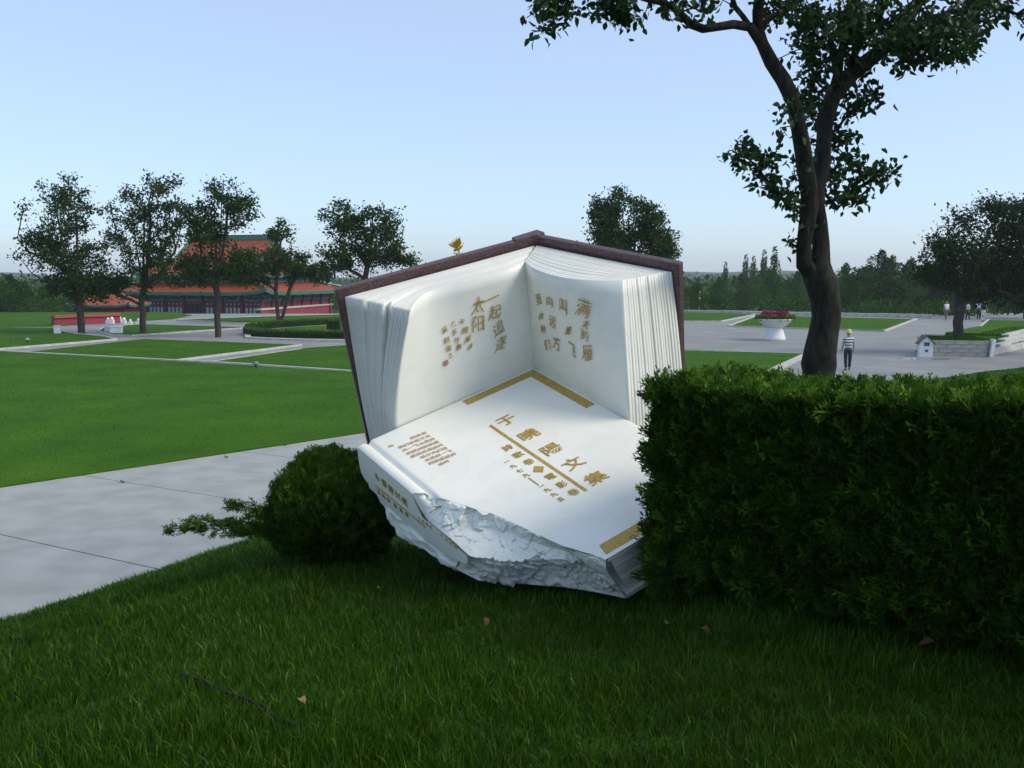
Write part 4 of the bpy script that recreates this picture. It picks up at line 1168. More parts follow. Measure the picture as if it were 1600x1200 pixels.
# ------------------------------------------------------------------ the old persimmon tree behind the hedge
def persimmon():
    r = np.random.default_rng(77)
    D0 = 10.5
    b0 = at(1279, 600, D0); b0[2] = mound_z(b0[0], b0[1]) - .05
    root = thing('persimmon_tree', 'big dark forked tree with glossy leaves rising behind the hedge', 'tree', tuple(b0))
    P_ = lambda px, py, dy=0.0: at(px, py, D0 + dy) - b0
    k = D0 / F
    sk = Skel()
    trunk = sk.stem([(0, 0, -.1), P_(1279, 640), P_(1279, 588), P_(1279, 570), P_(1281, 552), P_(1286, 525), P_(1290, 497), P_(1290, 470), P_(1284, 447), P_(1279, 432)],
                    rad=[.26, .20, 24 * k, 27 * k, 25.5 * k, 23.5 * k, 22.5 * k, 23 * k, 24.5 * k, 25 * k])
    rs_ = sk.stem([P_(1283, 410), P_(1283, 380), P_(1279, 350), P_(1275, 320, .05), P_(1278, 290, .1), P_(1285, 255, .1), P_(1287, 215, .15), P_(1290, 185, .2), P_(1302, 150, .3), P_(1328, 117, .4), P_(1352, 98, .5), P_(1378, 78, .6), P_(1405, 45, .7), P_(1430, 15, .8), P_(1460, -40, .9), P_(1480, -110, 1.0)],
                   trunk[-1], [15 * k, 14.5 * k, 14 * k, 13 * k, 12.5 * k, 12 * k, 12 * k, 13 * k, 13.5 * k, 13 * k, 13 * k, 12 * k, 9 * k, 7.5 * k, 6 * k, 4 * k])
    ls_ = sk.stem([P_(1257, 412, -.05), P_(1256, 385, -.1), P_(1260, 350, -.15), P_(1265, 320, -.15), P_(1263, 290, -.15), P_(1258, 260, -.15), P_(1254, 225, -.2), P_(1248, 195, -.2), P_(1240, 160, -.25), P_(1224, 125, -.3), P_(1206, 97, -.3), P_(1190, 68, -.35), P_(1184, 45, -.35), P_(1184, 20, -.4), P_(1190, -20, -.4), P_(1200, -90, -.4)],
                   trunk[-2], [12 * k, 11.5 * k, 11.5 * k, 12 * k, 12.5 * k, 12 * k, 12 * k, 11.5 * k, 11 * k, 11 * k, 10.5 * k, 9 * k, 8.5 * k, 8 * k, 7 * k, 4 * k])
    # side limb to the left, and secondary limbs
    sk.stem([P_(1172, 42, -.4), P_(1145, 38, -.5), P_(1120, 42, -.6), P_(1098, 45, -.6), P_(1080, 38, -.65), P_(1062, 20, -.7), P_(1040, 6, -.75), P_(1012, 0, -.8), P_(980, -12, -.9), P_(940, -20, -1.0), P_(900, -18, -1.1)], ls_[11], [7 * k, 6.5 * k, 6 * k, 6 * k, 5.5 * k, 5 * k, 4.5 * k, 4 * k, 3 * k, 2.4 * k, 2 * k])
    sk.stem([P_(1160, 25, -.4), P_(1148, 10, -.45), P_(1140, -20, -.5)], ls_[11], [4 * k, 4 * k, 3 * k])
    sk.stem([P_(1200, 30, -.3), P_(1218, 18, -.2), P_(1240, -5, -.1)], ls_[12], [4.5 * k, 3.5 * k, 3 * k])
    sk.stem([P_(1308, 120, .2), P_(1312, 92, .15), P_(1320, 65, .1), P_(1330, 35, 0), P_(1338, 0, 0), P_(1340, -60, 0)], rs_[8], [8 * k, 7 * k, 6.5 * k, 6 * k, 5.5 * k, 4 * k])
    sk.stem([P_(1335, 85, .3), P_(1350, 60, .2), P_(1370, 40, .1), P_(1385, 0, 0)], rs_[9], [5 * k, 4.5 * k, 4 * k, 3 * k])
    sk.stem([P_(1400, 62, .6), P_(1440, 40, .5), P_(1480, 20, .4), P_(1530, 10, .3), P_(1565, 14, .2), P_(1590, 22, .1), P_(1615, 5, 0)], rs_[11], [6 * k, 5 * k, 4.5 * k, 4 * k, 3 * k, 2.5 * k, 2 * k])
    sk.stem([P_(1395, 52, .7), P_(1420, 10, 1.0), P_(1460, -20, 1.4), P_(1520, -50, 1.8)], rs_[11], [6 * k, 5 * k, 4 * k, 3 * k])
    sk.stem([P_(1410, 60, .4), P_(1440, 70, -.1), P_(1480, 60, -.6), P_(1510, 50, -1.0)], rs_[11], [4 * k, 3 * k, 2.4 * k, 2 * k])
    # leafy shoots from the trunk
    sk.stem([P_(1235, 325, -.3), P_(1210, 295, -.4), P_(1185, 265, -.45), P_(1160, 238, -.5)], ls_[3], [2.6 * k, 2.2 * k, 1.8 * k, 1.2 * k])
    sk.stem([P_(1310, 325, .1), P_(1335, 300, .1), P_(1360, 280, .1), P_(1385, 270, .1)], rs_[4], [2.6 * k, 2.2 * k, 1.8 * k, 1.2 * k])
    sk.stem([P_(1300, 210, .3), P_(1325, 180, .3), P_(1355, 150, .3)], rs_[6], [2.4 * k, 1.8 * k, 1.2 * k])
    n0 = len(sk.p)
    # clusters of foliage as seen: (px, py, rx, ry, depth centre, depth spread, tips)
    cl = [(845, 30, 22, 32, -1.1, .3, 16), (870, 5, 30, 20, -1.0, .3, 18), (940, 8, 45, 22, -.9, .4, 26), (985, 25, 22, 24, -.9, .3, 14), (1060, 15, 26, 18, -.6, .3, 10), (1110, 8, 25, 14, -.5, .3, 8),
          (1215, 10, 35, 22, -.2, .5, 18), (1255, 25, 25, 25, .2, .4, 16), (1310, 30, 55, 32, .2, .7, 60), (1250, 70, 22, 20, .1, .3, 14), (1290, 85, 30, 20, .2, .4, 22), (1370, 40, 55, 38, .2, .8, 70), (1440, 45, 50, 42, .3, .8, 60), (1490, 50, 45, 35, .1, .8, 50), (1530, 20, 35, 25, .2, .6, 30), (1420, 90, 35, 22, .2, .5, 26), (1480, 85, 22, 20, 0, .4, 14), (1515, 75, 15, 22, -.1, .3, 9),
          (1270, 110, 30, 16, 0.65, .3, 11), (1335, 120, 22, 26, 0.45, .4, 12), (1268, 150, 30, 20, 0.65, .4, 16), (1290, 175, 22, 22, 0.55, .4, 14), (1255, 175, 15, 20, 0.45, .3, 6), (1330, 165, 22, 22, 0.75, .3, 11), (1365, 145, 16, 10, .2, .2, 8),
          (1235, 180, 16, 16, -.3, .3, 6), (1225, 205, 10, 10, -.3, .2, 4), (1300, 215, 22, 24, 0.45, .3, 12), (1275, 235, 26, 26, 0.65, .4, 14), (1330, 250, 26, 24, 0.65, .3, 12), (1300, 270, 25, 25, 0.55, .35, 14), (1365, 262, 22, 14, .1, .3, 12), (1385, 275, 14, 12, .1, .2, 6), (1345, 295, 22, 20, 0, .3, 14), (1310, 310, 18, 18, 0.45, .3, 8), (1245, 275, 12, 24, 0.25, .3, 6), (1225, 305, 20, 14, -.35, .3, 10), (1200, 285, 18, 16, -.4, .25, 10), (1175, 250, 18, 18, -.45, .25, 10), (1150, 250, 12, 12, -.5, .2, 6), (1155, 225, 14, 14, -.5, .2, 7), (1205, 245, 16, 12, -.4, .2, 6), (1245, 325, 12, 10, 0.25, .2, 4), (1330, 220, 14, 12, 0.65, .2, 4),
          (1240, 372, 8, 8, -.25, .15, 3), (1250, 345, 10, 8, -.25, .15, 3),
          # crown above and beyond the frame
          (1300, -60, 120, 60, .2, 1.4, 90), (1450, -70, 130, 70, .3, 1.4, 100), (1180, -70, 90, 55, -.3, 1.0, 60), (1000, -50, 90, 35, -.9, .7, 36), (1600, -10, 50, 50, .3, 1.0, 34), (1330, -170, 180, 70, .2, 1.5, 70), (1640, 60, 40, 30, .5, .6, 12)]
    tg = []
    for (px, py, rx, ry, dc, ds, n) in cl:
        for _ in range(n):
            while True:
                u = r.uniform(-1, 1, 2)
                if u @ u <= 1: break
            tg.append(P_(px + u[0] * rx, py + u[1] * ry, dc + r.normal(0, .6) * ds))
    tg = np.array(tg)
    # join each tip to the nearest wood, near ones first
    W0 = np.array(sk.p[5:]); dist = np.array([np.min(np.linalg.norm(W0 - t, axis=1)) for t in tg]); tg = tg[np.argsort(dist)]
    tips = [sk.attach(t, r, penalty=.35, minid=8, wob=.10) for t in tg]
    rad = sk.radii(.0035, .05, .55)
    # dense resample of thick limbs for knots and swellings
    V, Fq = sk.tubes(rad, 14)
    nz = np.array([noise.fractal(Vector(v) * 3.2, 1, 2, 4) for v in V]) * .018
    cen = V.copy(); V = V + np.stack([nz, np.roll(nz, 7), nz * .2], 1) * (V[:, 2:3] < 6)
    o = fast_mesh('trunk', V, [Fq], M['bark'], root, smooth=True)
    Pn = np.array(sk.p); LP_, LD, LR = [], [], []
    for t in tips:
        p = Pn[t]; pp = Pn[sk.par[t]]; dv = p - pp; dv /= np.linalg.norm(dv) + 1e-9; n = int(r.integers(7, 12))
        f_ = r.random((n, 1)) ** .8
        q = p - dv * (f_ * .26) + r.normal(0, .045, (n, 3)); LP_.append(q); LD.append(r.normal(0, .65, (n, 3)) + dv * .5 + np.array([0, 0, -.45])); LR.append(np.clip(r.normal(.42, .24, n), 0, 1))
    LP_ = np.vstack(LP_); n = len(LP_)
    leaves_mesh('crown', LP_, np.vstack(LD), r.uniform(.052, .110, n), PERSIMMON, root, r, leaf_template(.3, .15, .56), np.concatenate(LR))
persimmon()

# ------------------------------------------------------------------ planter tree, planter, little house, steps (right)
SLAB = mat('planter_block', (0.24, 0.25, 0.22), .85, (0.36, 0.37, 0.33), 1.3, 6, .2, 25)
def planter():
    a_ = G(1453, 556); b_ = G(1541, 557.5)
    d = (b_ - a_)[:2]; L = np.linalg.norm(d); d /= L; n = np.array([-d[1], d[0]]); n = n if n[1] > 0 else -n
    c = (a_[:2] + b_[:2]) / 2 + n * 1.4
    root = thing('stone_planter', 'square raised planter of grey stone blocks around the dark tree', 'planter', (c[0], c[1], 0))
    rz = math.atan2(d[1], d[0]); hh = .78; rows = 4
    def wall(p0, p1):
        v = p1 - p0; LL = np.linalg.norm(v); u = v / LL; rz_ = math.atan2(u[1], u[0])
        for k in range(rows):
            x = -.0 if k % 2 == 0 else -.35
            while x < LL - .02:
                x0 = max(0, x); x1 = min(LL, x + .7); w_ = x1 - x0
                if w_ > .05:
                    p = p0 + u * (x0 + x1) / 2 - c
                    o = MB().box((0, 0, 0), (w_ - .014, .22 + random.uniform(-.01, .014), hh / rows - .012)).build('block', SLAB, root)
                    o.location = (p[0], p[1], hh / rows * (k + .5)); o.rotation_euler = (0, 0, rz_)
                x += .7
    h = .11
    q = [a_[:2], b_[:2], b_[:2] + n * 2.8, a_[:2] + n * 2.8]
    for i in range(4): wall(q[i] + n * 0, q[(i + 1) % 4])
    soil = MB().prism([tuple(p - c + (c - p) / np.linalg.norm(c - p) * .12) for p in q], .02, hh - .05).build('turf', M['lawn'], root)
    # grass tussocks on top
    r = np.random.default_rng(4); m_ = 2600; uv = r.random((m_, 2)); P = np.array([a_[:2] + d * (u * L) + n * (v * 2.8) - c for u, v in uv]); P = np.column_stack([P, np.full(m_, hh - .06)])
    g = blades('turf_grass', P, r.uniform(.08, .26, m_), r.uniform(.02, .045, m_), LAWNB, .8, 9); g.parent = root
    # white slab leaning at the corner
    pe = b_ + np.array([.16, -.05, 0])
    rt = thing('white_slab', 'narrow white slab leaning against the end of the stone planter', 'slab', tuple(pe))
    o = MB().box((0, 0, .43), (.16, .5, .86)).build('panel', M['white'], rt); o.rotation_euler = (0, .12, rz); bevel(o, .015)
    # white bowl lying at the foot
    pc = G(1490, 555)
    rt = thing('white_trough', 'small white trough lying at the foot of the stone planter', 'trough', (pc[0], pc[1] - .25, 0))
    mb = MB(); mb.add([(-.42, -.14, 0), (.48, -.14, .0), (.48, .14, 0), (-.42, .14, 0), (-.40, -.12, .40), (.36, -.12, .18), (.36, .12, .18), (-.40, .12, .40)], [(3, 2, 1, 0), (4, 5, 6, 7), (0, 1, 5, 4), (1, 2, 6, 5), (2, 3, 7, 6), (3, 0, 4, 7)])
    bevel(mb.build('body', M['white'], rt), .03)
    return c
pc_ = planter()
park_tree('planter_tree', 'dark spreading tree growing out of the stone block planter', (1497, 530), pc_[1], [(1545, 328, 36, 28), (1500, 345, 26, 26), (1590, 345, 40, 40), (1475, 385, 36, 22), (1530, 390, 62, 36), (1600, 400, 60, 50), (1500, 430, 70, 26), (1450, 425, 30, 16), (1570, 440, 70, 40), (1650, 380, 60, 60), (1640, 450, 60, 40)], .25, 51, leaf=.17, n_tip=420, per=60, leafmat=PINELEAF, base_z=.70, depth=1.2, spread=.3, lean=.0)

def little_house():
    p = G(1445, 557.0)
    root = thing('lamp_house', 'small white house shaped box with dark gable roof beside the planter', 'box', (p[0], p[1], 0), -.25)
    wd, hh = .62, .70
    prof = [(-wd / 2, 0), (wd / 2, 0), (wd / 2, hh), (0, hh + .30), (-wd / 2, hh)]
    mb = MB(); n = len(prof)
    mb.add([(x, -.28, z) for x, z in prof] + [(x, .28, z) for x, z in prof], [tuple(range(n)), tuple(reversed(range(n, 2 * n)))] + [((k + 1) % n, k, k + n, (k + 1) % n + n) for k in range(n)])
    body = mb.build('body', M['white'], root)
    dk = mat('slate', (.06, .065, .07), .7)
    for sgn in (-1, 1):
        mb = MB(); e = .10; t = .05
        x0, z0 = sgn * (wd / 2 + e), hh - e * .95; x1, z1 = 0, hh + .305
        mb.add([(x0, -.36, z0), (x1, -.36, z1), (x1, .36, z1), (x0, .36, z0), (x0, -.36, z0 + t), (x1, -.36, z1 + t), (x1, .36, z1 + t), (x0, .36, z0 + t)], [(0, 1, 2, 3), (7, 6, 5, 4), (0, 4, 5, 1), (1, 5, 6, 2), (2, 6, 7, 3), (3, 7, 4, 0)])
        o = mb.build('roof', dk, root)
    for (x, z, w_, h_) in ((.02, .62, .22, .16), (.02, .30, .12, .10)):
        f = MB().box((x, -.285, z), (w_ + .04, .02, h_ + .04)).build('frame', M['kerb'], root)
        MB().box((x, -.297, z), (w_, .012, h_)).build('opening', dk, root if False else f)
little_house()

def steps():
    root_p = G(1575, 545)
    root = thing('terrace_steps', 'pale stone terrace steps with grass treads climbing the bank', 'steps', tuple(root_p))
    rows = [((1543, 557), (1640, 536), 0.0), ((1553, 550), (1660, 529), .12), ((1563, 542), (1660, 519), .24), ((1571, 534), (1660, 512), .36), ((1577, 526), (1660, 505), .48)]
    prev = None
    for i, (p, q, z) in enumerate(rows):
        a = G(*p, z); b = G(*q, z); d = (b - a); L = np.linalg.norm(d[:2]); u = d[:2] / L; n = np.array([-u[1], u[0]]); n = n if n[1] > 0 else -n
        b = a + np.array([*(u * 9), 0])
        st = [a[:2], b[:2], b[:2] + n * .42, a[:2] + n * .42]
        o = MB().prism([tuple(x - root_p[:2]) for x in st], -.2, z + .13).build('step', M['kerb'], root); bevel(o, .02, 1)
        st2 = [a[:2] + n * .40 + u * .03, b[:2] + n * .40, b[:2] + n * 3.4, a[:2] + n * 3.4 + u * .03]
        o = MB().prism([tuple(x - root_p[:2]) for x in st2], -.2, z + .12).build('turf_tread', M['lawn'], root)
        m_ = 700; r = np.random.default_rng(60 + i); P = np.array([a[:2] + n * r.uniform(.4, 1.6) + u * r.uniform(0, 9) - root_p[:2] for _ in range(m_)])
        g = blades('tread_grass', np.column_stack([P, np.full(m_, z + .11)]), r.uniform(.05, .14, m_), r.uniform(.02, .04, m_), LAWNB, .8, 70 + i); g.parent = root
steps()

# water lying on the paving
WATER = mat('puddle_water', (.10, .11, .12), .03, spec=.8)
p = G(1452, 561); mb = MB()
pts = [(p[0] + (1.3 + .35 * math.sin(3 * t) + .2 * math.sin(5 * t + 1)) * math.cos(t), p[1] + (.5 + .15 * math.sin(2 * t + 1)) * math.sin(t)) for t in np.linspace(0, 2 * math.pi, 28, endpoint=False)]
tag(mb.prism(pts, -.01, .006).build('puddle', WATER), kind='structure')

# ------------------------------------------------------------------ flower urn on the plaza
def urn():
    p = G(1210, 531.5)
    root = thing('flower_urn', 'white pedestal urn full of magenta and yellow flowers on the plaza', 'planter', tuple(p))
    s = p[1] / F                       # metres per photo pixel here
    MB().lathe([(.01, 0), (17 * s, 0), (17 * s, 3 * s), (16 * s, 6 * s), (13.5 * s, 14 * s), (11.5 * s, 18.5 * s), (11.5 * s, 20 * s), (.01, 20 * s)], n=40).build('pedestal', M['white'], root, True)
    MB().lathe([(.01, 20 * s), (12 * s, 20 * s), (17 * s, 22.5 * s), (22 * s, 27 * s), (25.5 * s, 31 * s), (28.5 * s, 32 * s), (28.5 * s, 33.5 * s), (25.5 * s, 33.5 * s), (24.5 * s, 32 * s), (.01, 31.5 * s)], n=48).build('bowl', M['white'], root, True)
    r = np.random.default_rng(3)
    mag = leaf_mat('magenta_petal', [(.22, .012, .09), (.34, .02, .15)], .6, .2); yel = leaf_mat('yellow_petal', [(.55, .30, .02), (.70, .45, .03)], .6, .2)
    def tuft(name, n, rad0, rad1, z0, z1, m, sz):
        a = r.uniform(0, 6.283, n); q = np.sqrt(r.uniform((rad0 / 28) ** 2, (rad1 / 28) ** 2, n)) * 28 * s
        P = np.stack([q * np.cos(a), q * np.sin(a), (z0 + (z1 - z0) * r.random(n)) * s], 1); Dv = np.stack([np.cos(a) * .6, np.sin(a) * .6, np.full(n, .8)], 1) + r.normal(0, .5, (n, 3))
        o = leaves_mesh(name, P, Dv, r.uniform(.7, 1.3, n) * sz, m, root, r); o['kind'] = 'stuff'; return o
    tuft('leaves', 2200, 2, 29, 31, 38, BOXLEAF, .14)
    tuft('yellow_flowers', 420, 17, 28, 34, 39, yel, .10)
    tuft('magenta_flowers', 800, 0, 20, 38, 43.5, mag, .12)
urn()

# ------------------------------------------------------------------ golden bird on a column (behind the book)
def bird():
    D = 45.0; top = at(717, 396, D); s = D / F
    base = np.array([top[0], D, 0])
    root = thing('golden_bird_statue', 'gilded bird with raised wings on a tall column behind the book', 'statue', (base[0], base[1], 0))
    gold = mat('gilding', (.55, .36, .08), .35, (.40, .25, .05), 12, 4, metal=.8)
    z0 = top[2]
    MB().lathe([(.01, 0), (.6, 0), (.6, .3), (.36, .45), (.30, z0 - .5), (.34, z0 - .4), (.30, z0 - .3), (.16, z0 - .12), (.12, z0), (.01, z0)], n=24).build('column', M['kerb'], root, True)
    me = bpy.data.meshes.new('body'); pts = [(-.26, 0, z0 + .10), (-.12, 0, z0 + .20), (.02, 0, z0 + .30), (.12, 0, z0 + .40), (.16, 0, z0 + .48), (.25, 0, z0 + .47)]
    me.from_pydata(pts, [(i, i + 1) for i in range(5)], []); set_skin(me, (.05, .10, .13, .09, .07, .02), 2)
    o = link(bpy.data.objects.new('body', me), root); o.modifiers.new('skin', 'SKIN'); o.modifiers.new('sub', 'SUBSURF').levels = 2; o.data.materials.append(gold)
    for sd in (-1, 1):
        mb = MB(); n = 6
        for k in range(n):           # feathers of one raised wing
            t = k / (n - 1); y0 = sd * .08; tip = np.array([-.05 - .38 * t, sd * (.16 + .12 * t), z0 + .78 - .34 * t]); rt = np.array([.05 - .2 * t, y0, z0 + .32 - .06 * t]); w_ = .05
            dv = tip - rt; sdv = np.array([-dv[2], 0, dv[0]]); sdv = sdv / np.linalg.norm(sdv) * w_; th = np.array([0, sd * .012, 0])
            v = [rt - sdv * .6, rt + sdv * .6, rt + dv * .6 + sdv, tip, rt + dv * .6 - sdv]
            mb.add([x + th for x in v] + [x - th for x in v], [(0, 1, 2, 3, 4), (9, 8, 7, 6, 5), (0, 5, 6, 1), (1, 6, 7, 2), (2, 7, 8, 3), (3, 8, 9, 4), (4, 9, 5, 0)])
        mb.build('wing', gold, root)
    mb = MB()
    for sd in (-1, 1): mb.box((.0, sd * .05, z0 + .10), (.03, .03, .24))
    mb.box((0, 0, z0 + .0), (.5, .16, .05)); mb.build('legs', gold, root)
    root.rotation_euler = (0, 0, .5)
bird()

# ------------------------------------------------------------------ people
SKIN = mat('skin', (.36, .20, .13), .6)
def skin_mesh(name, parent, chains, mat_, sub=1):
    """chains: lists of (x,y,z,r); a chain may start at an already given point"""
    idx = {}; V = []; E_ = []; R_ = []
    def vid(p):
        k = tuple(round(q, 4) for q in p[:3])
        if k not in idx: idx[k] = len(V); V.append(p[:3]); R_.append(p[3])
        return idx[k]
    for c in chains:
        for a, b in zip(c[:-1], c[1:]):
            i, j = vid(a), vid(b)
            if i != j: E_.append((i, j))
    me = bpy.data.meshes.new(name); me.from_pydata(V, E_, []); set_skin(me, R_)
    me.materials.append(mat_)
    o = link(bpy.data.objects.new(name, me), parent)
    m = o.modifiers.new('skin', 'SKIN'); m.use_smooth_shade = True
    o.modifiers.new('sub', 'SUBSURF').levels = sub; o.modifiers['sub'].render_levels = sub
    return o
def person(loc, rz, label, shirt, trousers, hat=None, hair=(.02, .016, .014), height=1.70, stride=.16, arm=.10, group=None, shoes=(.10, .08, .06), hands=True, sub=1):
    root = thing('person', label, 'person', loc, rz, group)
    k = height / 1.70
    S = lambda *p: tuple(q * k for q in p)
    pel = S(0, 0, .92, .12); waist = S(0, 0, 1.06, .115); chest = S(0, .01, 1.28, .135); nb = S(0, .0, 1.43, .06); nk = S(0, -.01, 1.50, .05); hd0 = S(0, -.015, 1.56, .075); hd1 = S(0, -.015, 1.63, .088); hd2 = S(0, -.005, 1.70, .05)
    def leg(s, f): return [pel, S(s * .095, 0, .86, .095), S(s * .10, -f * .45 - .01, .49, .062), S(s * .10, -f + (.05 if f < 0 else 0), .10, .042), S(s * .11, -f - .12 + (.04 if f < 0 else 0), .035, .035)]
    def armc(s, f): return [chest, S(s * .17, .01, 1.385, .06), S(s * .225, .02 - f * .2, 1.12, .044), S(s * .235, -.05 - f, .90, .032), S(s * .23, -.07 - f, .83, .03)]
    ch = [[pel, waist, chest, nb, nk, hd0, hd1, hd2], leg(-1, stride), leg(1, -stride), armc(-1, -arm), armc(1, arm)]
    nose = [hd0, S(0, -.105, 1.585, .014)]; ch.append(nose)
    if hands:
        for s, f in ((-1, -arm), (1, arm)):
            w_ = armc(s, f)[-1]
            for q in range(4): ch.append([w_, (w_[0] + s * .002, w_[1] - .025 * k + q * .017 * k, w_[2] - .05 * k, .009 * k), (w_[0] - s * .008, w_[1] - .028 * k + q * .017 * k, w_[2] - (.085 - .012 * abs(q - 1)) * k, .008 * k)])
            ch.append([w_, (w_[0] - s * .01, w_[1] - .045 * k, w_[2] - .03 * k, .010 * k), (w_[0] - s * .02, w_[1] - .05 * k, w_[2] - .06 * k, .008 * k)])
    skin_mesh('body', root, ch, SKIN, sub)
    g = lambda p, e: (p[0], p[1], p[2], p[3] + e * k)
    e = .022
    sl = lambda s, f: [g(chest, e + .01), g(armc(s, f)[1], e), tuple(np.array(armc(s, f)[1]) * .45 + np.array(armc(s, f)[2]) * .55 + np.array([0, 0, 0, .028 * k]))]
    skin_mesh('shirt', root, [[g(S(0, 0, .86, .12), e + .012), g(waist, e + .012), g(chest, e + .01), S(0, 0, 1.40, .10), S(0, -.005, 1.46, .068)], sl(-1, -arm), sl(1, arm)], shirt, sub)
    tr = lambda s, f: [g(pel, .014), g(leg(s, f)[1], .014), g(leg(s, f)[2], .020), g(leg(s, f)[3], .026)]
    skin_mesh('trousers', root, [tr(-1, stride), tr(1, -stride), [g(pel, .014), S(0, 0, 1.02, .122)]], trousers, sub)
    sm = mat('shoe', shoes, .6)
    for s, f in ((-1, stride), (1, -stride)):
        a = leg(s, f); skin_mesh('shoe', root, [[g(a[3], .012), (a[3][0], a[3][1] + .03 * k, .045 * k, .045 * k), (a[4][0], a[4][1], .035 * k, .042 * k), (a[4][0], a[4][1] - .05 * k, .03 * k, .03 * k)]], sm, sub)
    c = hd1
    if hat:
        MB().lathe([(.01, .0), (.165 * k, -.03 * k), (.175 * k, -.025 * k), (.105 * k, .025 * k), (.098 * k, .10 * k), (.07 * k, .135 * k), (.01, .14 * k)], (0, -.005, c[2] + .03 * k), 20).build('hat', hat, root, True)
    skin_mesh('hair', root, [[(0, .012 * k, 1.60 * k, .085 * k), (0, .008 * k, 1.65 * k, .094 * k), (0, .005 * k, 1.70 * k, .065 * k)]], mat('hair', hair, .7), sub)
    return root
STRIPE = bpy.data.materials.new('striped_cloth'); STRIPE.use_nodes = True
n = STRIPE.node_tree; tc = n.nodes.new('ShaderNodeTexCoord'); wv = n.nodes.new('ShaderNodeTexWave'); wv.bands_direction = 'Z'; wv.inputs['Scale'].default_value = 2.7; wv.inputs['Distortion'].default_value = .6; wv.inputs['Detail Scale'].default_value = 1.5
rp = n.nodes.new('ShaderNodeValToRGB'); rp.color_ramp.elements[0].position = .48; rp.color_ramp.elements[1].position = .58; rp.color_ramp.elements[0].color = (.05, .09, .11, 1); rp.color_ramp.elements[1].color = (.62, .68, .68, 1)
n.links.new(tc.outputs['Object'], wv.inputs[0]); n.links.new(wv.outputs['Fac'], rp.inputs[0]); n.links.new(rp.outputs[0], n.nodes['Principled BSDF'].inputs['Base Color']); n.nodes['Principled BSDF'].inputs['Roughness'].default_value = .8
NAVY = mat('navy_cloth', (.012, .014, .03), .85); STRAW = mat('straw', (.62, .56, .30), .8, (.50, .45, .22), 40, 3)
WSHIRT = mat('white_cloth', (.72, .74, .75), .85); DSHIRT = mat('dark_cloth', (.02, .02, .05), .85); GTROU = mat('grey_cloth', (.12, .12, .115), .85); CREAM = mat('cream_cloth', (.55, .55, .50), .85)
p = G(1324, 578.5); person(tuple(p), math.pi - .12, 'person in striped shirt and straw hat walking away across the plaza', STRIPE, NAVY, STRAW, stride=.10, arm=.06, height=1.62)
p = G(1478, 500.5); person(tuple(p), .1, 'person in white shirt and grey trousers walking alone at the plaza edge', WSHIRT, GTROU, stride=.14, height=1.68, sub=1)
p = G(1512, 500); person(tuple(p), 1.5, 'person in white shirt and black trousers half hidden behind the planter tree', WSHIRT, NAVY, stride=.10, height=1.64, sub=1)
p = G(1529, 500); person(tuple(p), -.3, 'person in white shirt standing behind the one in cream trousers', WSHIRT, NAVY, stride=.08, height=1.70, sub=1)
p = G(1536, 502.5); person(tuple(p), .0, 'person in dark shirt and cream trousers at the far plaza edge', DSHIRT, CREAM, stride=.06, height=1.78, sub=1)

# ------------------------------------------------------------------ the red hall with orange tiled double roof
RED = mat('red_plaster', (.23, .022, .045), .8, (.30, .035, .06), .5, 6)
REDW = mat('red_timber', (.12, .014, .03), .6)
TEAL = mat('painted_beam', (.035, .13, .15), .7, (.10, .22, .24), 2.2, 3, ramp=(.45, .55))
GREEN = mat('green_glaze', (.03, .12, .07), .35, (.05, .17, .10), 3, 4)
PANE = mat('pale_lattice', (.30, .42, .40), .5)
DARKIN = mat('dark_interior', (.012, .012, .014), .5)
GREYB = mat('grey_brick', (.16, .17, .18), .85, (.22, .23, .24), 2, 5)
def tile_mat():
    m = bpy.data.materials.new('orange_tiles'); m.use_nodes = True; n = m.node_tree; b = n.nodes['Principled BSDF']
    tc = n.nodes.new('ShaderNodeTexCoord'); wv = n.nodes.new('ShaderNodeTexWave'); wv.inputs['Scale'].default_value = 1.3; wv.bands_direction = 'X'
    n.links.new(tc.outputs['Object'], wv.inputs[0])
    ns = n.nodes.new('ShaderNodeTexNoise'); ns.inputs['Scale'].default_value = 1.5; ns.inputs['Detail'].default_value = 6; n.links.new(tc.outputs['Object'], ns.inputs['Vector'])
    rp = n.nodes.new('ShaderNodeValToRGB'); rp.color_ramp.elements[0].color = (.20, .036, .010, 1); rp.color_ramp.elements[1].color = (.33, .072, .018, 1); rp.color_ramp.elements[0].position = .35; rp.color_ramp.elements[1].position = .65
    n.links.new(ns.outputs['Fac'], rp.inputs[0]); n.links.new(rp.outputs[0], b.inputs['Base Color']); b.inputs['Roughness'].default_value = .5
    bp = n.nodes.new('ShaderNodeBump'); bp.inputs['Strength'].default_value = .5; bp.inputs['Distance'].default_value = .08; n.links.new(wv.outputs['Fac'], bp.inputs['Height']); n.links.new(bp.outputs[0], b.inputs['Normal'])
    return m
TILE = tile_mat()
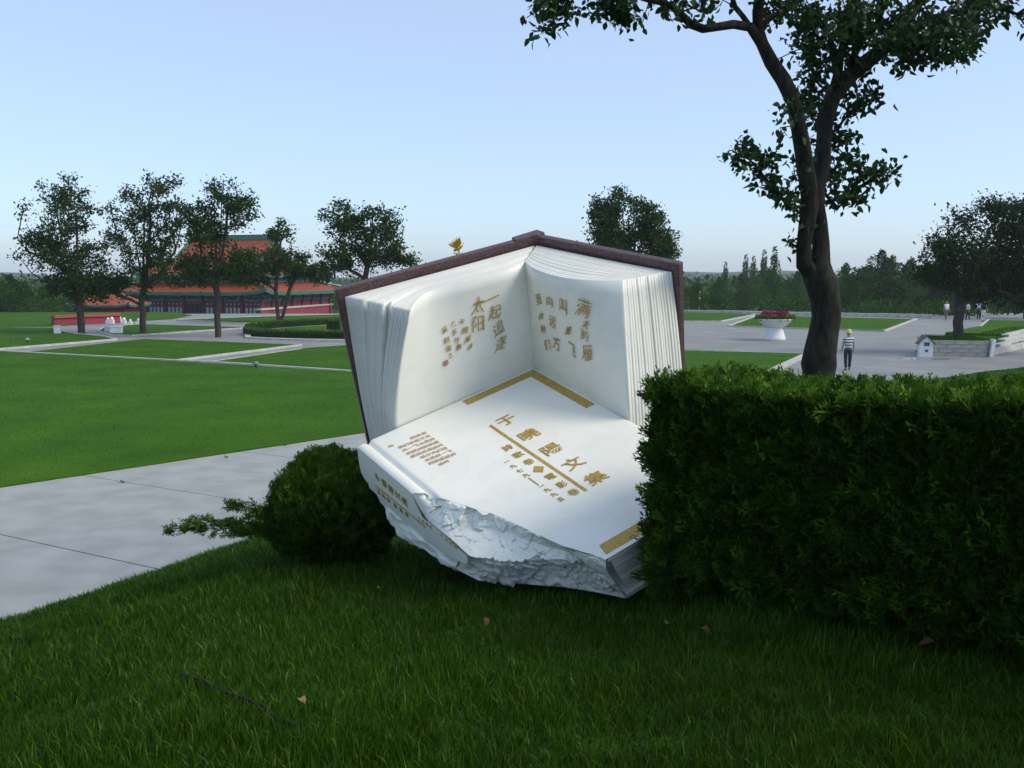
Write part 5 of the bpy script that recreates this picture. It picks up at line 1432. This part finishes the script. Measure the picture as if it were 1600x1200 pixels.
def roof_ring(hx0, hy0, z0, hx1, hy1, z1, up=.5, nseg=24, nrow=6, sag=.35):
    """four curved slopes between an eave rectangle with upturned corners and an inner rectangle"""
    mb = MB()
    cor0 = [(-hx0, -hy0), (hx0, -hy0), (hx0, hy0), (-hx0, hy0)]; cor1 = [(-hx1, -hy1), (hx1, -hy1), (hx1, hy1), (-hx1, hy1)]
    for q in range(4):
        a0, b0 = np.array(cor0[q]), np.array(cor0[(q + 1) % 4]); a1, b1 = np.array(cor1[q]), np.array(cor1[(q + 1) % 4])
        vs = []
        for r_ in range(nrow + 1):
            t = r_ / nrow
            for k in range(nseg + 1):
                s_ = k / nseg; e = abs(2 * s_ - 1) ** 7
                p0 = a0 + (b0 - a0) * s_; p0 = p0 * (1 + .03 * e); p1 = a1 + (b1 - a1) * s_
                p = p0 + (p1 - p0) * t; z = z0 + up * e * (1 - t) ** 2 + (z1 - z0) * (t * (1 - sag) + t * t * sag)
                vs.append((p[0], p[1], z))
        mb.add(vs, [(r_ * (nseg + 1) + k, r_ * (nseg + 1) + k + 1, (r_ + 1) * (nseg + 1) + k + 1, (r_ + 1) * (nseg + 1) + k) for r_ in range(nrow) for k in range(nseg)])
    return mb
def eave_band(hx, hy, z, h, up=.5, t=.25, nseg=24):
    mb = MB(); cor = [(-hx, -hy), (hx, -hy), (hx, hy), (-hx, hy)]
    for q in range(4):
        a, b = np.array(cor[q]), np.array(cor[(q + 1) % 4]); vs = []
        for k in range(nseg + 1):
            s_ = k / nseg; e = abs(2 * s_ - 1) ** 7; p = (a + (b - a) * s_) * (1 + .03 * e); pi = p * (1 - t / max(hx, hy)); zz = z + up * e
            vs += [(p[0] * 1.003, p[1] * 1.003, zz + .04), (p[0] * 1.003, p[1] * 1.003, zz - h), (pi[0], pi[1], zz - h), (pi[0], pi[1], zz + .03)]
        mb.add(vs, [(4 * k + i, 4 * k + (i + 1) % 4, 4 * k + 4 + (i + 1) % 4, 4 * k + 4 + i) for k in range(nseg) for i in range(4)])
    return mb
def rod(mb, p, q, r_, n=6):
    p, q = np.array(p, float), np.array(q, float); d = (q - p) / np.linalg.norm(q - p); s = np.cross(d, (.3, .1, 1.)); s /= np.linalg.norm(s); t = np.cross(d, s)
    a = [k * 2 * math.pi / n for k in range(n)]
    vs = [p + s * r_ * math.cos(x) + t * r_ * math.sin(x) for x in a] + [q + s * r_ * math.cos(x) + t * r_ * math.sin(x) for x in a]
    mb.add(vs, [(k, (k + 1) % n, n + (k + 1) % n, n + k) for k in range(n)] + [tuple(reversed(range(n))), tuple(range(n, 2 * n))])
def hall():
    K = np.array([-33.8, 130.0]); ex = np.array([.957, -.29]); ey = np.array([.29, .957]); W_, Dp = 21.5, 20.0; ZB = -3.1
    c = K - ex * W_ / 2 + ey * Dp / 2
    root = thing('red_hall', 'red hall with double orange tiled roof and green ridges behind the trees', 'building', (c[0], c[1], ZB), math.atan2(ex[1], ex[0]))
    hx, hy = W_ / 2, Dp / 2
    MB().box((0, 0, .4), (W_ + 2, Dp + 2, .8)).build('plinth', GREYB, root)
    MB().box((0, 0, 2.45), (W_ - .6, Dp - .6, 3.3)).build('wall', RED, root)
    MB().box((0, 0, 4.1), (W_ - .3, Dp - .3, 1.15)).build('frieze', TEAL, root)
    # red painted panels on the frieze
    for side in (0, 1):
        for k in range(7):
            x = -hx + W_ / 7 * (k + .5)
            if side == 0: MB().box((x, -hy + .13, 3.95), (1.5, .1, .28)).build('beam_panel', REDW, root)
            else: MB().box((hx - .13, -hy + Dp / 7 * (k + .5), 3.95), (.1, 1.5, .28)).build('beam_panel', REDW, root)
    bay = W_ / 7
    for k in range(8):
        mb = MB(); rod(mb, (-hx + bay * k * .985 + .16, -hy + .12, .7), (-hx + bay * k * .985 + .16, -hy + .12, 4.3), .2, 10); mb.build('column', REDW, root, True)
    for k in range(8):
        mb = MB(); rod(mb, (hx - .12, -hy + .2 + (Dp - .4) / 7 * k, .7), (hx - .12, -hy + .2 + (Dp - .4) / 7 * k, 4.3), .2, 10); mb.build('column', REDW, root, True)
    for k in range(7):
        x0 = -hx + bay * (k + .5)
        if k == 3:
            d = MB().box((x0, -hy + .25, 2.0), (2.3, .12, 2.3)).build('door', DARKIN, root)
            for j in range(4): MB().box((x0 - .86 + j * .575, -hy + .17, 2.0), (.07, .06, 2.3)).build('door_stile', REDW, d)
            continue
        for j in range(4):
            x = x0 - .93 + j * .62
            f = MB().box((x, -hy + .27, 2.1), (.52, .1, 1.25)).build('window', REDW, root)
            MB().box((x, -hy + .20, 2.15), (.38, .06, 1.02)).build('pane', PANE, f)
            f = MB().box((x, -hy + .27, 3.15), (.52, .1, .4)).build('window', REDW, root)
            MB().box((x, -hy + .20, 3.15), (.2, .06, .2)).build('pane', PANE, f)
    rl = roof_ring(hx + 1.5, hy + 1.5, 4.75, hx - 1.9, hy - 1.9, 6.15, .55).build('lower_roof', TILE, root, True)
    eave_band(hx + 1.5, hy + 1.5, 4.76, .42, .55).build('eave', GREEN, rl)
    MB().box((0, 0, 4.66), (W_ + 2.2, Dp + 2.2, .10)).build('soffit', TEAL, rl)
    ux, uy = hx - 1.9, hy - 1.9
    MB().box((0, 0, 6.2), (2 * ux + .5, 2 * uy + .5, .3)).build('ridge_band', GREEN, rl)
    MB().box((0, 0, 6.6), (2 * ux - .1, 2 * uy - .1, 1.0)).build('upper_wall', TEAL, root)
    for k in range(9): MB().box((-ux + 2 * ux / 9 * (k + .5), -uy + .02, 6.55), (.9, .1, .4)).build('beam_panel', REDW, root)
    # hip-and-gable upper roof
    gx = ux - 2.2; zm = 9.1; zt = 12.35; my = 4.3
    ru = roof_ring(ux + 1.4, uy + 1.4, 7.15, gx, my, zm, .6).build('upper_roof', TILE, root, True)
    eave_band(ux + 1.4, uy + 1.4, 7.16, .38, .6).build('eave', GREEN, ru)
    mb = MB(); n = 8
    for sd in (-1, 1):
        vs = []
        for k in range(n + 1):
            t = k / n; z = zm + (zt - zm) * (.75 * t + .25 * t * t); y = sd * my * (1 - t)
            vs += [(-gx - .5, y, z), (gx + .5, y, z)]
        mb.add(vs, [(2 * k, 2 * k + 1, 2 * k + 3, 2 * k + 2) for k in range(n)])
    mb.build('upper_slope', TILE, ru, True)
    for sd in (-1, 1):
        o = mesh_obj('gable', [(sd * gx, -my + .1, zm - .1), (sd * gx, my - .1, zm - .1), (sd * gx, 0, zt - .15), (sd * (gx - .3), -my + .1, zm - .1), (sd * (gx - .3), my - .1, zm - .1), (sd * (gx - .3), 0, zt - .15)], [(0, 1, 2), (5, 4, 3), (0, 3, 4, 1), (1, 4, 5, 2), (2, 5, 3, 0)], RED, ru)
        for s2 in (-1, 1):
            mb = MB(); 
            for k in range(6):
                t0, t1 = k / 6, (k + 1) / 6; f = lambda t: (sd * (gx + .45), s2 * my * (1 - t), zm + (zt - zm) * (.75 * t + .25 * t * t) + .08)
                rod(mb, f(t0), f(t1), .26)
            mb.build('verge', GREEN, ru)
            mb = MB(); rod(mb, (sd * gx, s2 * my, zm + .1), (sd * (ux + 1.4), s2 * (uy + 1.4), 7.75), .22); mb.build('hip_ridge', GREEN, ru)
            mb = MB(); rod(mb, (sd * ux, s2 * uy, 6.3), (sd * (hx + 1.5), s2 * (hy + 1.5), 5.3), .20); mb.build('hip_ridge', GREEN, rl)
    rg = MB().box((0, 0, zt + .25), (2 * gx + 1.2, .5, .75)).build('ridge', GREEN, ru)
    for sd in (-1, 1):
        mb = MB(); rod(mb, (sd * (gx + .4), 0, zt + .3), (sd * (gx + .75), 0, zt + 1.25), .28); mb.build('finial', GREEN, ru)
    # red garden wall running along its right side
    a = at(405, 497, 126); b = at(517, 497, 150)
    d = (b - a)[:2]; L = np.linalg.norm(d); rz = math.atan2(d[1], d[0]); m_ = (a + b)[:2] / 2
    rt = thing('garden_wall', 'plain red wall with pale coping along the right side of the hall', 'wall', (m_[0], m_[1], ZB), rz)
    MB().box((0, 0, 1.25), (L, .5, 2.5)).build('wall', RED, rt)
    o = MB().prism([(-L / 2 - .1, -.4), (L / 2 + .1, -.4), (L / 2 + .1, .4), (-L / 2 - .1, .4)], 2.5, 2.72).build('coping', mat('pale_coping', (.42, .44, .36), .8), rt)
    # grey gate pillar at the corner
    p = at(202, 500, 128); gp = thing('gate_pillar', 'plain grey pier at the left end of the red hall', 'pillar', (p[0], p[1], ZB))
    MB().box((0, 0, 1.6), (1.4, 1.4, 3.2)).build('shaft', GREYB, gp); MB().box((0, 0, .2), (1.6, 1.6, .5)).build('plinth', GREYB, gp)
    MB().lathe([(.01, 3.2), (1.1, 3.2), (1.15, 3.35), (.5, 3.6), (.01, 3.9)], n=4).build('cap', GREYB, gp)
hall()
def gate_house():
    p = at(172, 505, 118); root = thing('gate_house', 'small red house with orange roof left of the big hall', 'building', (p[0], p[1], -2.4), -.1)
    MB().box((0, 0, 1.3), (6.2, 4, 2.8)).build('wall', RED, root)
    r_ = roof_ring(3.9, 2.8, 2.75, 1.6, .12, 4.3, .25, 14, 4).build('roof', TILE, root, True)
    eave_band(3.9, 2.8, 2.76, .22, .25, .2, 14).build('eave', GREEN, r_)
    mb = MB(); rod(mb, (-1.7, 0, 4.35), (1.7, 0, 4.35), .18); mb.build('ridge', GREEN, r_)
    d = MB().box((.6, -2.0, 1.0), (1.1, .12, 2.0)).build('door', DARKIN, root)
gate_house()
def low_wall():
    a = G(83, 509); b = G(186, 504.5); d = (b - a)[:2]; L = np.linalg.norm(d); rz = math.atan2(d[1], d[0]); m_ = (a + b) / 2
    root = thing('low_red_wall', 'low red wall with rounded orange tile coping at the lawn edge', 'wall', (m_[0], m_[1], 0), rz)
    MB().box((0, 0, .28), (L, .4, .62)).build('wall', RED, root)
    n = int(L / .62); s_ = L / n; pr = None
    for k in range(n):
        if pr is None:
            prof = [(.34 * math.cos(t), .60 + .22 * math.sin(t)) for t in np.linspace(0, math.pi, 9)]
            mb = MB(); mb.add([(-s_ * .49, y, z) for y, z in prof] + [(s_ * .49, y, z) for y, z in prof], [(i, i + 1, 10 + i, 9 + i) for i in range(8)] + [(8, 0, 9, 17), tuple(range(9))[::-1], tuple(range(9, 18))])
            pr = mb.build('coping_tile', TILE, root); o = pr
        else: o = pr.copy(); COL.objects.link(o)
        o.location = (-L / 2 + (k + .5) * s_, 0, random.uniform(-.01, .01))
low_wall()

# small white things on the far lawns
def bollards():
    pr = None
    for (px, py) in ((152, 503), (162.5, 504), (169, 505.5), (175, 505.5), (187.5, 503.5), (194, 506), (204, 506.5), (217, 507)):
        p = G(px, py)
        if pr is None:
            pr = thing('white_bollard', 'small white stone post in the row before the red hall', 'post', tuple(p), 0, 'white posts before the hall')
            MB().box((0, 0, .14), (.30, .30, .28)).build('base', M['white'], pr); MB().lathe([(.01, .28), (.13, .28), (.13, .40), (.10, .48), (.01, .52)], n=12).build('head', M['white'], pr, True); o = pr
        else: o = copy_tree(pr)
        o.location = tuple(p); f = random.uniform(.75, 1.25); o.scale = (f, f, f)
bollards()
def white_box(px, py, w_, d_, h_, label, panel=None):
    p = G(px, py); root = thing('white_box', label, 'box', tuple(p), .15)
    bevel(MB().box((0, 0, h_ / 2 + .02), (w_, d_, h_)).build('body', M['white'], root), .02)
    bevel(MB().box((0, 0, h_ + .03), (w_ + .06, d_ + .06, .05)).build('lid', M['white'], root), .01)
    if panel: MB().box((panel, -d_ / 2 - .012, h_ * .52), (w_ * .22, .02, h_ * .5)).build('opening', DARKIN, root)
white_box(90, 522, .38, .35, .52, 'upright white box standing alone in the lawn by the red wall')
white_box(182, 521.5, .75, .5, .46, 'long low white box beside the curved path')
white_box(170, 519.5, .42, .5, .36, 'low bluish white box with a dark opening by the curved path', .0)
def lawn_lamp(px, py, label, m=None):
    p = G(px, py); root = thing('lawn_lamp', label, 'lamp', tuple(p))
    MB().lathe([(.01, .0), (.05, 0), (.05, .16), (.01, .16)], n=12).build('stem', DARKIN, root, True)
    MB().lathe([(.01, .16), (.12, .16), (.13, .22), (.10, .28), (.01, .31)], n=16).build('head', m or M['white'], root, True)
lawn_lamp(43, 536, 'small lamp sunk in the far left lawn near the kerb', SLAB)
lawn_lamp(400, 576, 'small dark lamp at the edge of the big lawn', GREYB)
lawn_lamp(1076, 489, 'small white lamp at the end of the low stone parapet')

# clipped box hedge around the bed left of the book
def box_hedge(label, pix, hh, wd, seed, cat='hedge'):
    r = np.random.default_rng(seed); pts = np.array([G(*p) for p in pix]); c = pts.mean(0)
    root = thing('box_hedge', label, cat, (c[0], c[1], 0))
    s = np.concatenate([[0], np.cumsum(np.linalg.norm(np.diff(pts, axis=0), axis=1))]); n = int(s[-1] * 520)
    t = r.uniform(0, s[-1], n); p = np.stack([np.interp(t, s, pts[:, k]) for k in (0, 1)], 1); p2 = np.stack([np.interp(t + .05, s, pts[:, k]) for k in (0, 1)], 1); d = p2 - p; d /= np.linalg.norm(d, axis=1, keepdims=True) + 1e-6; nn = np.stack([-d[:, 1], d[:, 0]], 1)
    face = r.random(n) < .5; q = np.where(face, r.choice([-1, 1], n) * wd / 2, r.uniform(-wd / 2, wd / 2, n)); z = np.where(face, r.uniform(.03, hh, n), hh + r.normal(0, .02, n))
    P = np.column_stack([p + nn * q[:, None], z]) - np.array([c[0], c[1], 0]); Dv = np.column_stack([nn * np.where(face, np.sign(q), 0)[:, None], np.where(face, .5, 1)]) + r.normal(0, .5, (n, 3))
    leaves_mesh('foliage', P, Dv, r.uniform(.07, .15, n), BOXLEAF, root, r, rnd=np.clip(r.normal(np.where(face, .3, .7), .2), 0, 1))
    L = []; Rr = []
    for i in range(len(pts)):
        tt = pts[min(i + 1, len(pts) - 1)] - pts[max(i - 1, 0)]; tt = tt[:2] / np.linalg.norm(tt[:2]); q_ = np.array([-tt[1], tt[0]]) * wd * .42; L.append(tuple(pts[i][:2] - c[:2] + q_)); Rr.append(tuple(pts[i][:2] - c[:2] - q_))
    MB().prism(L + Rr[::-1], .0, hh - .05).build('twigs', mat('hedge_twigs', (.012, .03, .008), .9), root)
box_hedge('front run of the low clipped hedge around the flower bed', [(390, 521), (394, 525), (420, 526.5), (480, 528), (545, 529), (600, 529)], .42, .7, 91)
box_hedge('rear run of the low clipped hedge around the flower bed', [(391, 517), (410, 513.5), (450, 510.5), (500, 507.5), (560, 504)], .42, .7, 92)
box_hedge('small dark round shrub inside the clipped hedge bed', [(512, 519), (532, 519)], .8, .7, 93, 'shrub')
lawn([(398, 519), (450, 513), (560, 507), (600, 526), (480, 525)], .07)
kerb([(385, 520), (388, 529), (420, 531), (480, 533), (600, 535)], .35, .12)

# ------------------------------------------------------------------ far wood
def wood_tree(seed, h, w_, lm, leaf=.34, n=2600, poplar=False, trunk_h=.25):
    r = np.random.default_rng(seed); lobes = []
    k = 9 if not poplar else 7
    for i in range(k):
        z = h * (trunk_h + (1 - trunk_h) * (i + .5) / k); t = (i + .5) / k; wr = w_ / 2 * (math.sin(math.pi * min(1, t * .9 + .12)) ** .7 if not poplar else .8 * (1 - abs(t - .4)))
        a = r.uniform(0, 6.28); lobes.append((np.array([math.cos(a) * wr * .45, math.sin(a) * wr * .45, z]), wr * r.uniform(.55, .8), h / k * r.uniform(.9, 1.4)))
    Ps, Ds, Rn = [], [], []
    for c, a, b in lobes:
        m_ = n // k; u = r.normal(size=(m_, 3)); u /= np.linalg.norm(u, axis=1, keepdims=True)
        lum = np.array([.35 * noise.noise(Vector(q) * 2.2 + Vector(c)) for q in u]); p = c + u * np.array([a, a, b]) * (.72 + lum + .25 * r.random(m_))[:, None]; Ps.append(p); Ds.append(u + r.normal(0, .6, (m_, 3)) + np.array([0, 0, .2])); Rn.append(np.clip(r.normal(.45 + lum * .5, .18), 0, 1))
    crown = leaves_mesh('crown', np.vstack(Ps), np.vstack(Ds), r.uniform(.6, 1.3, sum(map(len, Ps))) * leaf, lm, None, r, rnd=np.concatenate(Rn), linkit=False)
    mb = MB(); rod(mb, (0, 0, -.5), (r.normal(0, .1), 0, h * .55), .14, 7); rod(mb, (0, 0, h * .25), (w_ * .22, .2, h * .6), .07, 5); rod(mb, (0, 0, h * .28), (-w_ * .2, -.2, h * .62), .07, 5)
    trunk = mesh_obj('trunk', mb.v, mb.f, M['bark_far']); COL.objects.unlink(trunk)
    return trunk.data, crown.data
PROTO = [wood_tree(100 + i, 8, 6.5, WOODLEAF) for i in range(4)] + [wood_tree(110, 9, 2.0, WOODLEAF, .3, 1500, True)] + [wood_tree(112 + i, 8, 8.0, PINELEAF, .30, 3600, trunk_h=.12) for i in range(2)]
def put(kind, px, D, top_px, label, group, name='woodland_tree', wide=1.0):
    x = (px - 800) / F * D * 1.0; zb = float(ground_z(np.array(x), np.array(D))); zt = at(px, top_px, D)[2]
    root = thing(name, label, 'tree', (x, D, zb), random.uniform(0, 6.28), group)
    h0 = 9 if kind == 4 else 8; f = max(.35, (zt - zb) / h0)
    for nm, me in (('trunk', PROTO[kind][0]), ('crown', PROTO[kind][1])):
        o = bpy.data.objects.new(nm, me); link(o, root)
    root.scale = (f * wide, f * wide, f)
rr = random.Random(4)
tops = lambda px: float(np.interp(px, [1060, 1100, 1150, 1200, 1240, 1290, 1330, 1400, 1450, 1500, 1700], [432, 430, 420, 424, 428, 425, 412, 405, 408, 395, 385]))
for i in range(46):
    px = 1050 + (i * 37.7 % 640) + rr.uniform(-8, 8); D = 106 + (i % 6) * 11 + rr.uniform(-4, 4)
    put(rr.choice([0, 1, 2, 3]), px, D, tops(px) + rr.uniform(2, 30) * (1 if D < 135 else .5), 'leafy green tree in the wood behind the stone parapet', 'trees of the wood behind the parapet', wide=rr.uniform(.8, 1.25))
for px, D, tp in ((1190, 165, 402), (1208, 160, 397), (1130, 175, 418), (1164, 170, 408), (1176, 175, 410)):
    put(4, px, D, tp, 'slim upright poplar showing above the wood', 'poplars above the wood')
put(5, 1372, 104, 398, 'dark rounded tree at the edge of the wood by the lawn', None, wide=1.05)
put(6, 1600, 88, 340, 'big dark tree behind the people at the plaza edge', None)
put(6, 1462, 100, 385, 'dark tree behind the person walking alone', None)
for i in range(15):
    px = -90 + i * 17 + rr.uniform(-8, 8); D = 104 + (i % 4) * 12; put(rr.choice([0, 1, 2, 5, 6]), px, D, float(np.interp(px, [-90, 0, 30, 60, 120, 160], [415, 428, 432, 440, 468, 470])) + rr.uniform(0, 12), 'leafy tree in the wood left of the red wall', 'trees of the wood left of the hall', wide=1.1)
for i in range(16):
    px = 480 + i * 37 + rr.uniform(-10, 10); put(rr.choice([0, 1, 2, 3]), px, 150 + (i % 3) * 20, 447 + rr.uniform(-6, 10), 'low leafy tree on the slope beyond the open book', 'trees on the slope beyond the book')
def brush():
    """undergrowth and the far wooded slopes: one mass"""
    r = np.random.default_rng(66); Ps = []; Ds = []; Ss = []
    for i in range(420):
        far = i > 110
        az = r.uniform(-.62, .62); D = r.uniform(103, 128) if not far else r.uniform(190, 520)
        x, y = D * math.sin(az), D * math.cos(az)
        if not far and x < -8: continue
        z = float(ground_z(np.array(x), np.array(y))); w_ = r.uniform(1.2, 2.6) if not far else r.uniform(4, 9); h = r.uniform(.8, 1.9) if not far else r.uniform(4, 7.5)
        n = 260 if not far else 130
        u = r.normal(size=(n, 3)); u /= np.linalg.norm(u, axis=1, keepdims=True); u[:, 2] = np.abs(u[:, 2]); Ps.append(np.array([x, y, z]) + u * np.array([w_, w_, h]) * r.uniform(.75, 1.1, (n, 1))); Ds.append(u + r.normal(0, .6, (n, 3))); Ss.append(np.full(n, .35 if not far else 1.1) * r.uniform(.6, 1.3, n))
    o = leaves_mesh('far_undergrowth', np.vstack(Ps), np.vstack(Ds), np.concatenate(Ss), WOODLEAF, None, r)
    tag(o, 'hazy mass of bushes and distant woodland behind the park', None, None, 'stuff')
brush()

def mast():
    D = 260.; p = at(512, 460, D); zt = at(512, 398, D)[2]; zb = float(ground_z(np.array(p[0]), np.array(D)))
    root = thing('lattice_mast', 'thin pale lattice mast far behind the tree beside the book', 'mast', (p[0], D, zb)); h = zt - zb
    leg = []
    for sx in (-1, 1):
        for sy in (-1, 1): mb = MB(); rod(mb, (sx * .9, sy * .9, 0), (sx * .5, sy * .5, h), .10, 5); mb.build('leg', M['white'], root)
    mb = MB(); n = 9
    for k in range(n):
        z0, z1 = h * k / n, h * (k + 1) / n; w0, w1 = .9 - .4 * k / n, .9 - .4 * (k + 1) / n
        for s in (-1, 1): rod(mb, (-w0, s * w0, z0), (w1, s * w1, z1), .05, 4); rod(mb, (w0, s * w0, z0), (-w1, s * w1, z1), .05, 4); rod(mb, (s * w0, -w0, z0), (s * w1, w1, z1), .05, 4)
    mb.build('bracing', M['white'], root)
mast()
def stake(px, py0, py1, D, label):
    p = at(px, py1, D); zb = float(ground_z(np.array(p[0]), np.array(D))); zt = at(px, py0, D)[2]
    root = thing('white_stake', label, 'post', (p[0], D, zb)); mb = MB(); rod(mb, (0, 0, -.1), (0, 0, zt - zb), .09, 8); mb.build('shaft', M['white'], root, True); MB().lathe([(.01, 0), (.14, 0), (.02, .3)], (0, 0, zt - zb), 8).build('tip', M['white'], root)
stake(1092.5, 457, 475, 104, 'thin white stake among the bushes behind the parapet')

# ------------------------------------------------------------------ litter in the grass
DRY = mat('dry_leaf', (.17, .07, .025), .8, (.11, .045, .018), 30, 4); YEL = mat('yellow_dry_leaf', (.28, .19, .07), .8, (.20, .13, .05), 30, 4)
for (px, py, s_, m_, lb) in ((595, 930, .075, YEL, 'fallen yellowish leaf on the grass below the round bush'), (760, 984, .060, DRY, 'fallen brown leaf on the grass in front of the broken corner'), (472, 1110, .062, YEL, 'fallen tan leaf on the grass beside the dark stick'), (1105, 1000, .075, DRY, 'fallen reddish brown leaf near the foot of the hedge'), (1043, 986, .06, YEL, 'fallen pale leaf close under the hedge end'), (1447, 1019, .08, DRY, 'fallen brown leaf caught at the foot of the hedge')):
    p = on_mound(px, py); v, q, t = leaf_template(.5, .35, .62)
    me_f = [tuple(x) for x in q] + [tuple(x) for x in t]
    o = mesh_obj('fallen_leaf', (v - np.array([.5, 0, 0])) * s_ * .8, me_f, m_, None, loc=(p[0], p[1], p[2] + .045)); o.rotation_euler = (random.uniform(-.5, .5), random.uniform(-.4, .4), random.uniform(0, 6)); o.modifiers.new('thick', 'SOLIDIFY').thickness = .0015
    tag(o, lb, 'leaf', 'fallen leaves on the grass')
pts = [on_mound(x, y) + np.array([0, 0, .028 + .008 * math.sin(i * 2.1)]) for i, (x, y) in enumerate([(285, 1064), (315, 1074), (345, 1087), (380, 1101), (410, 1117), (440, 1136), (460, 1143)])]
c_ = pts[0].copy(); mb = MB()
for i in range(len(pts) - 1): rod(mb, pts[i] - c_, (pts[i + 1] - c_) * 1.02 - (pts[i] - c_) * .02, .009 - .0006 * i, 7)
tag(mb.build('dead_stick', M['bark'], None, True, loc=tuple(c_)), 'thin dark dead stick lying half sunk in the grass', 'stick')
for (px, py) in ((354, 715), (192, 754), (478, 716.5), (445, 697)):
    p = G(px, py, .03); v, q, t = leaf_template(.5, .35, .62); o = mesh_obj('fallen_leaf', (v - np.array([.5, 0, 0])) * .13, [tuple(x) for x in q] + [tuple(x) for x in t], M['bark'], None, loc=(p[0], p[1], p[2] + .025)); o.rotation_euler = (.2, .1, random.uniform(0, 6)); o.modifiers.new('thick', 'SOLIDIFY').thickness = .002
    tag(o, 'dark withered leaf lying on the concrete path', 'leaf', 'withered leaves on the path')

# ------------------------------------------------------------------ summer haze
HZ = bpy.data.materials.new('haze_air'); HZ.use_nodes = True; n = HZ.node_tree
n.nodes.remove(n.nodes['Principled BSDF']); pv = n.nodes.new('ShaderNodeVolumePrincipled'); pv.inputs['Color'].default_value = (.86, .92, 1.0, 1); pv.inputs['Density'].default_value = .00028; pv.inputs['Anisotropy'].default_value = .2
n.links.new(pv.outputs[0], n.nodes['Material Output'].inputs['Volume'])
hz = MB().box((0, 0, 12), (4300, 4300, 48)).build('haze', HZ)
tag(hz, kind='stuff'); hz['label'] = 'pale summer haze'
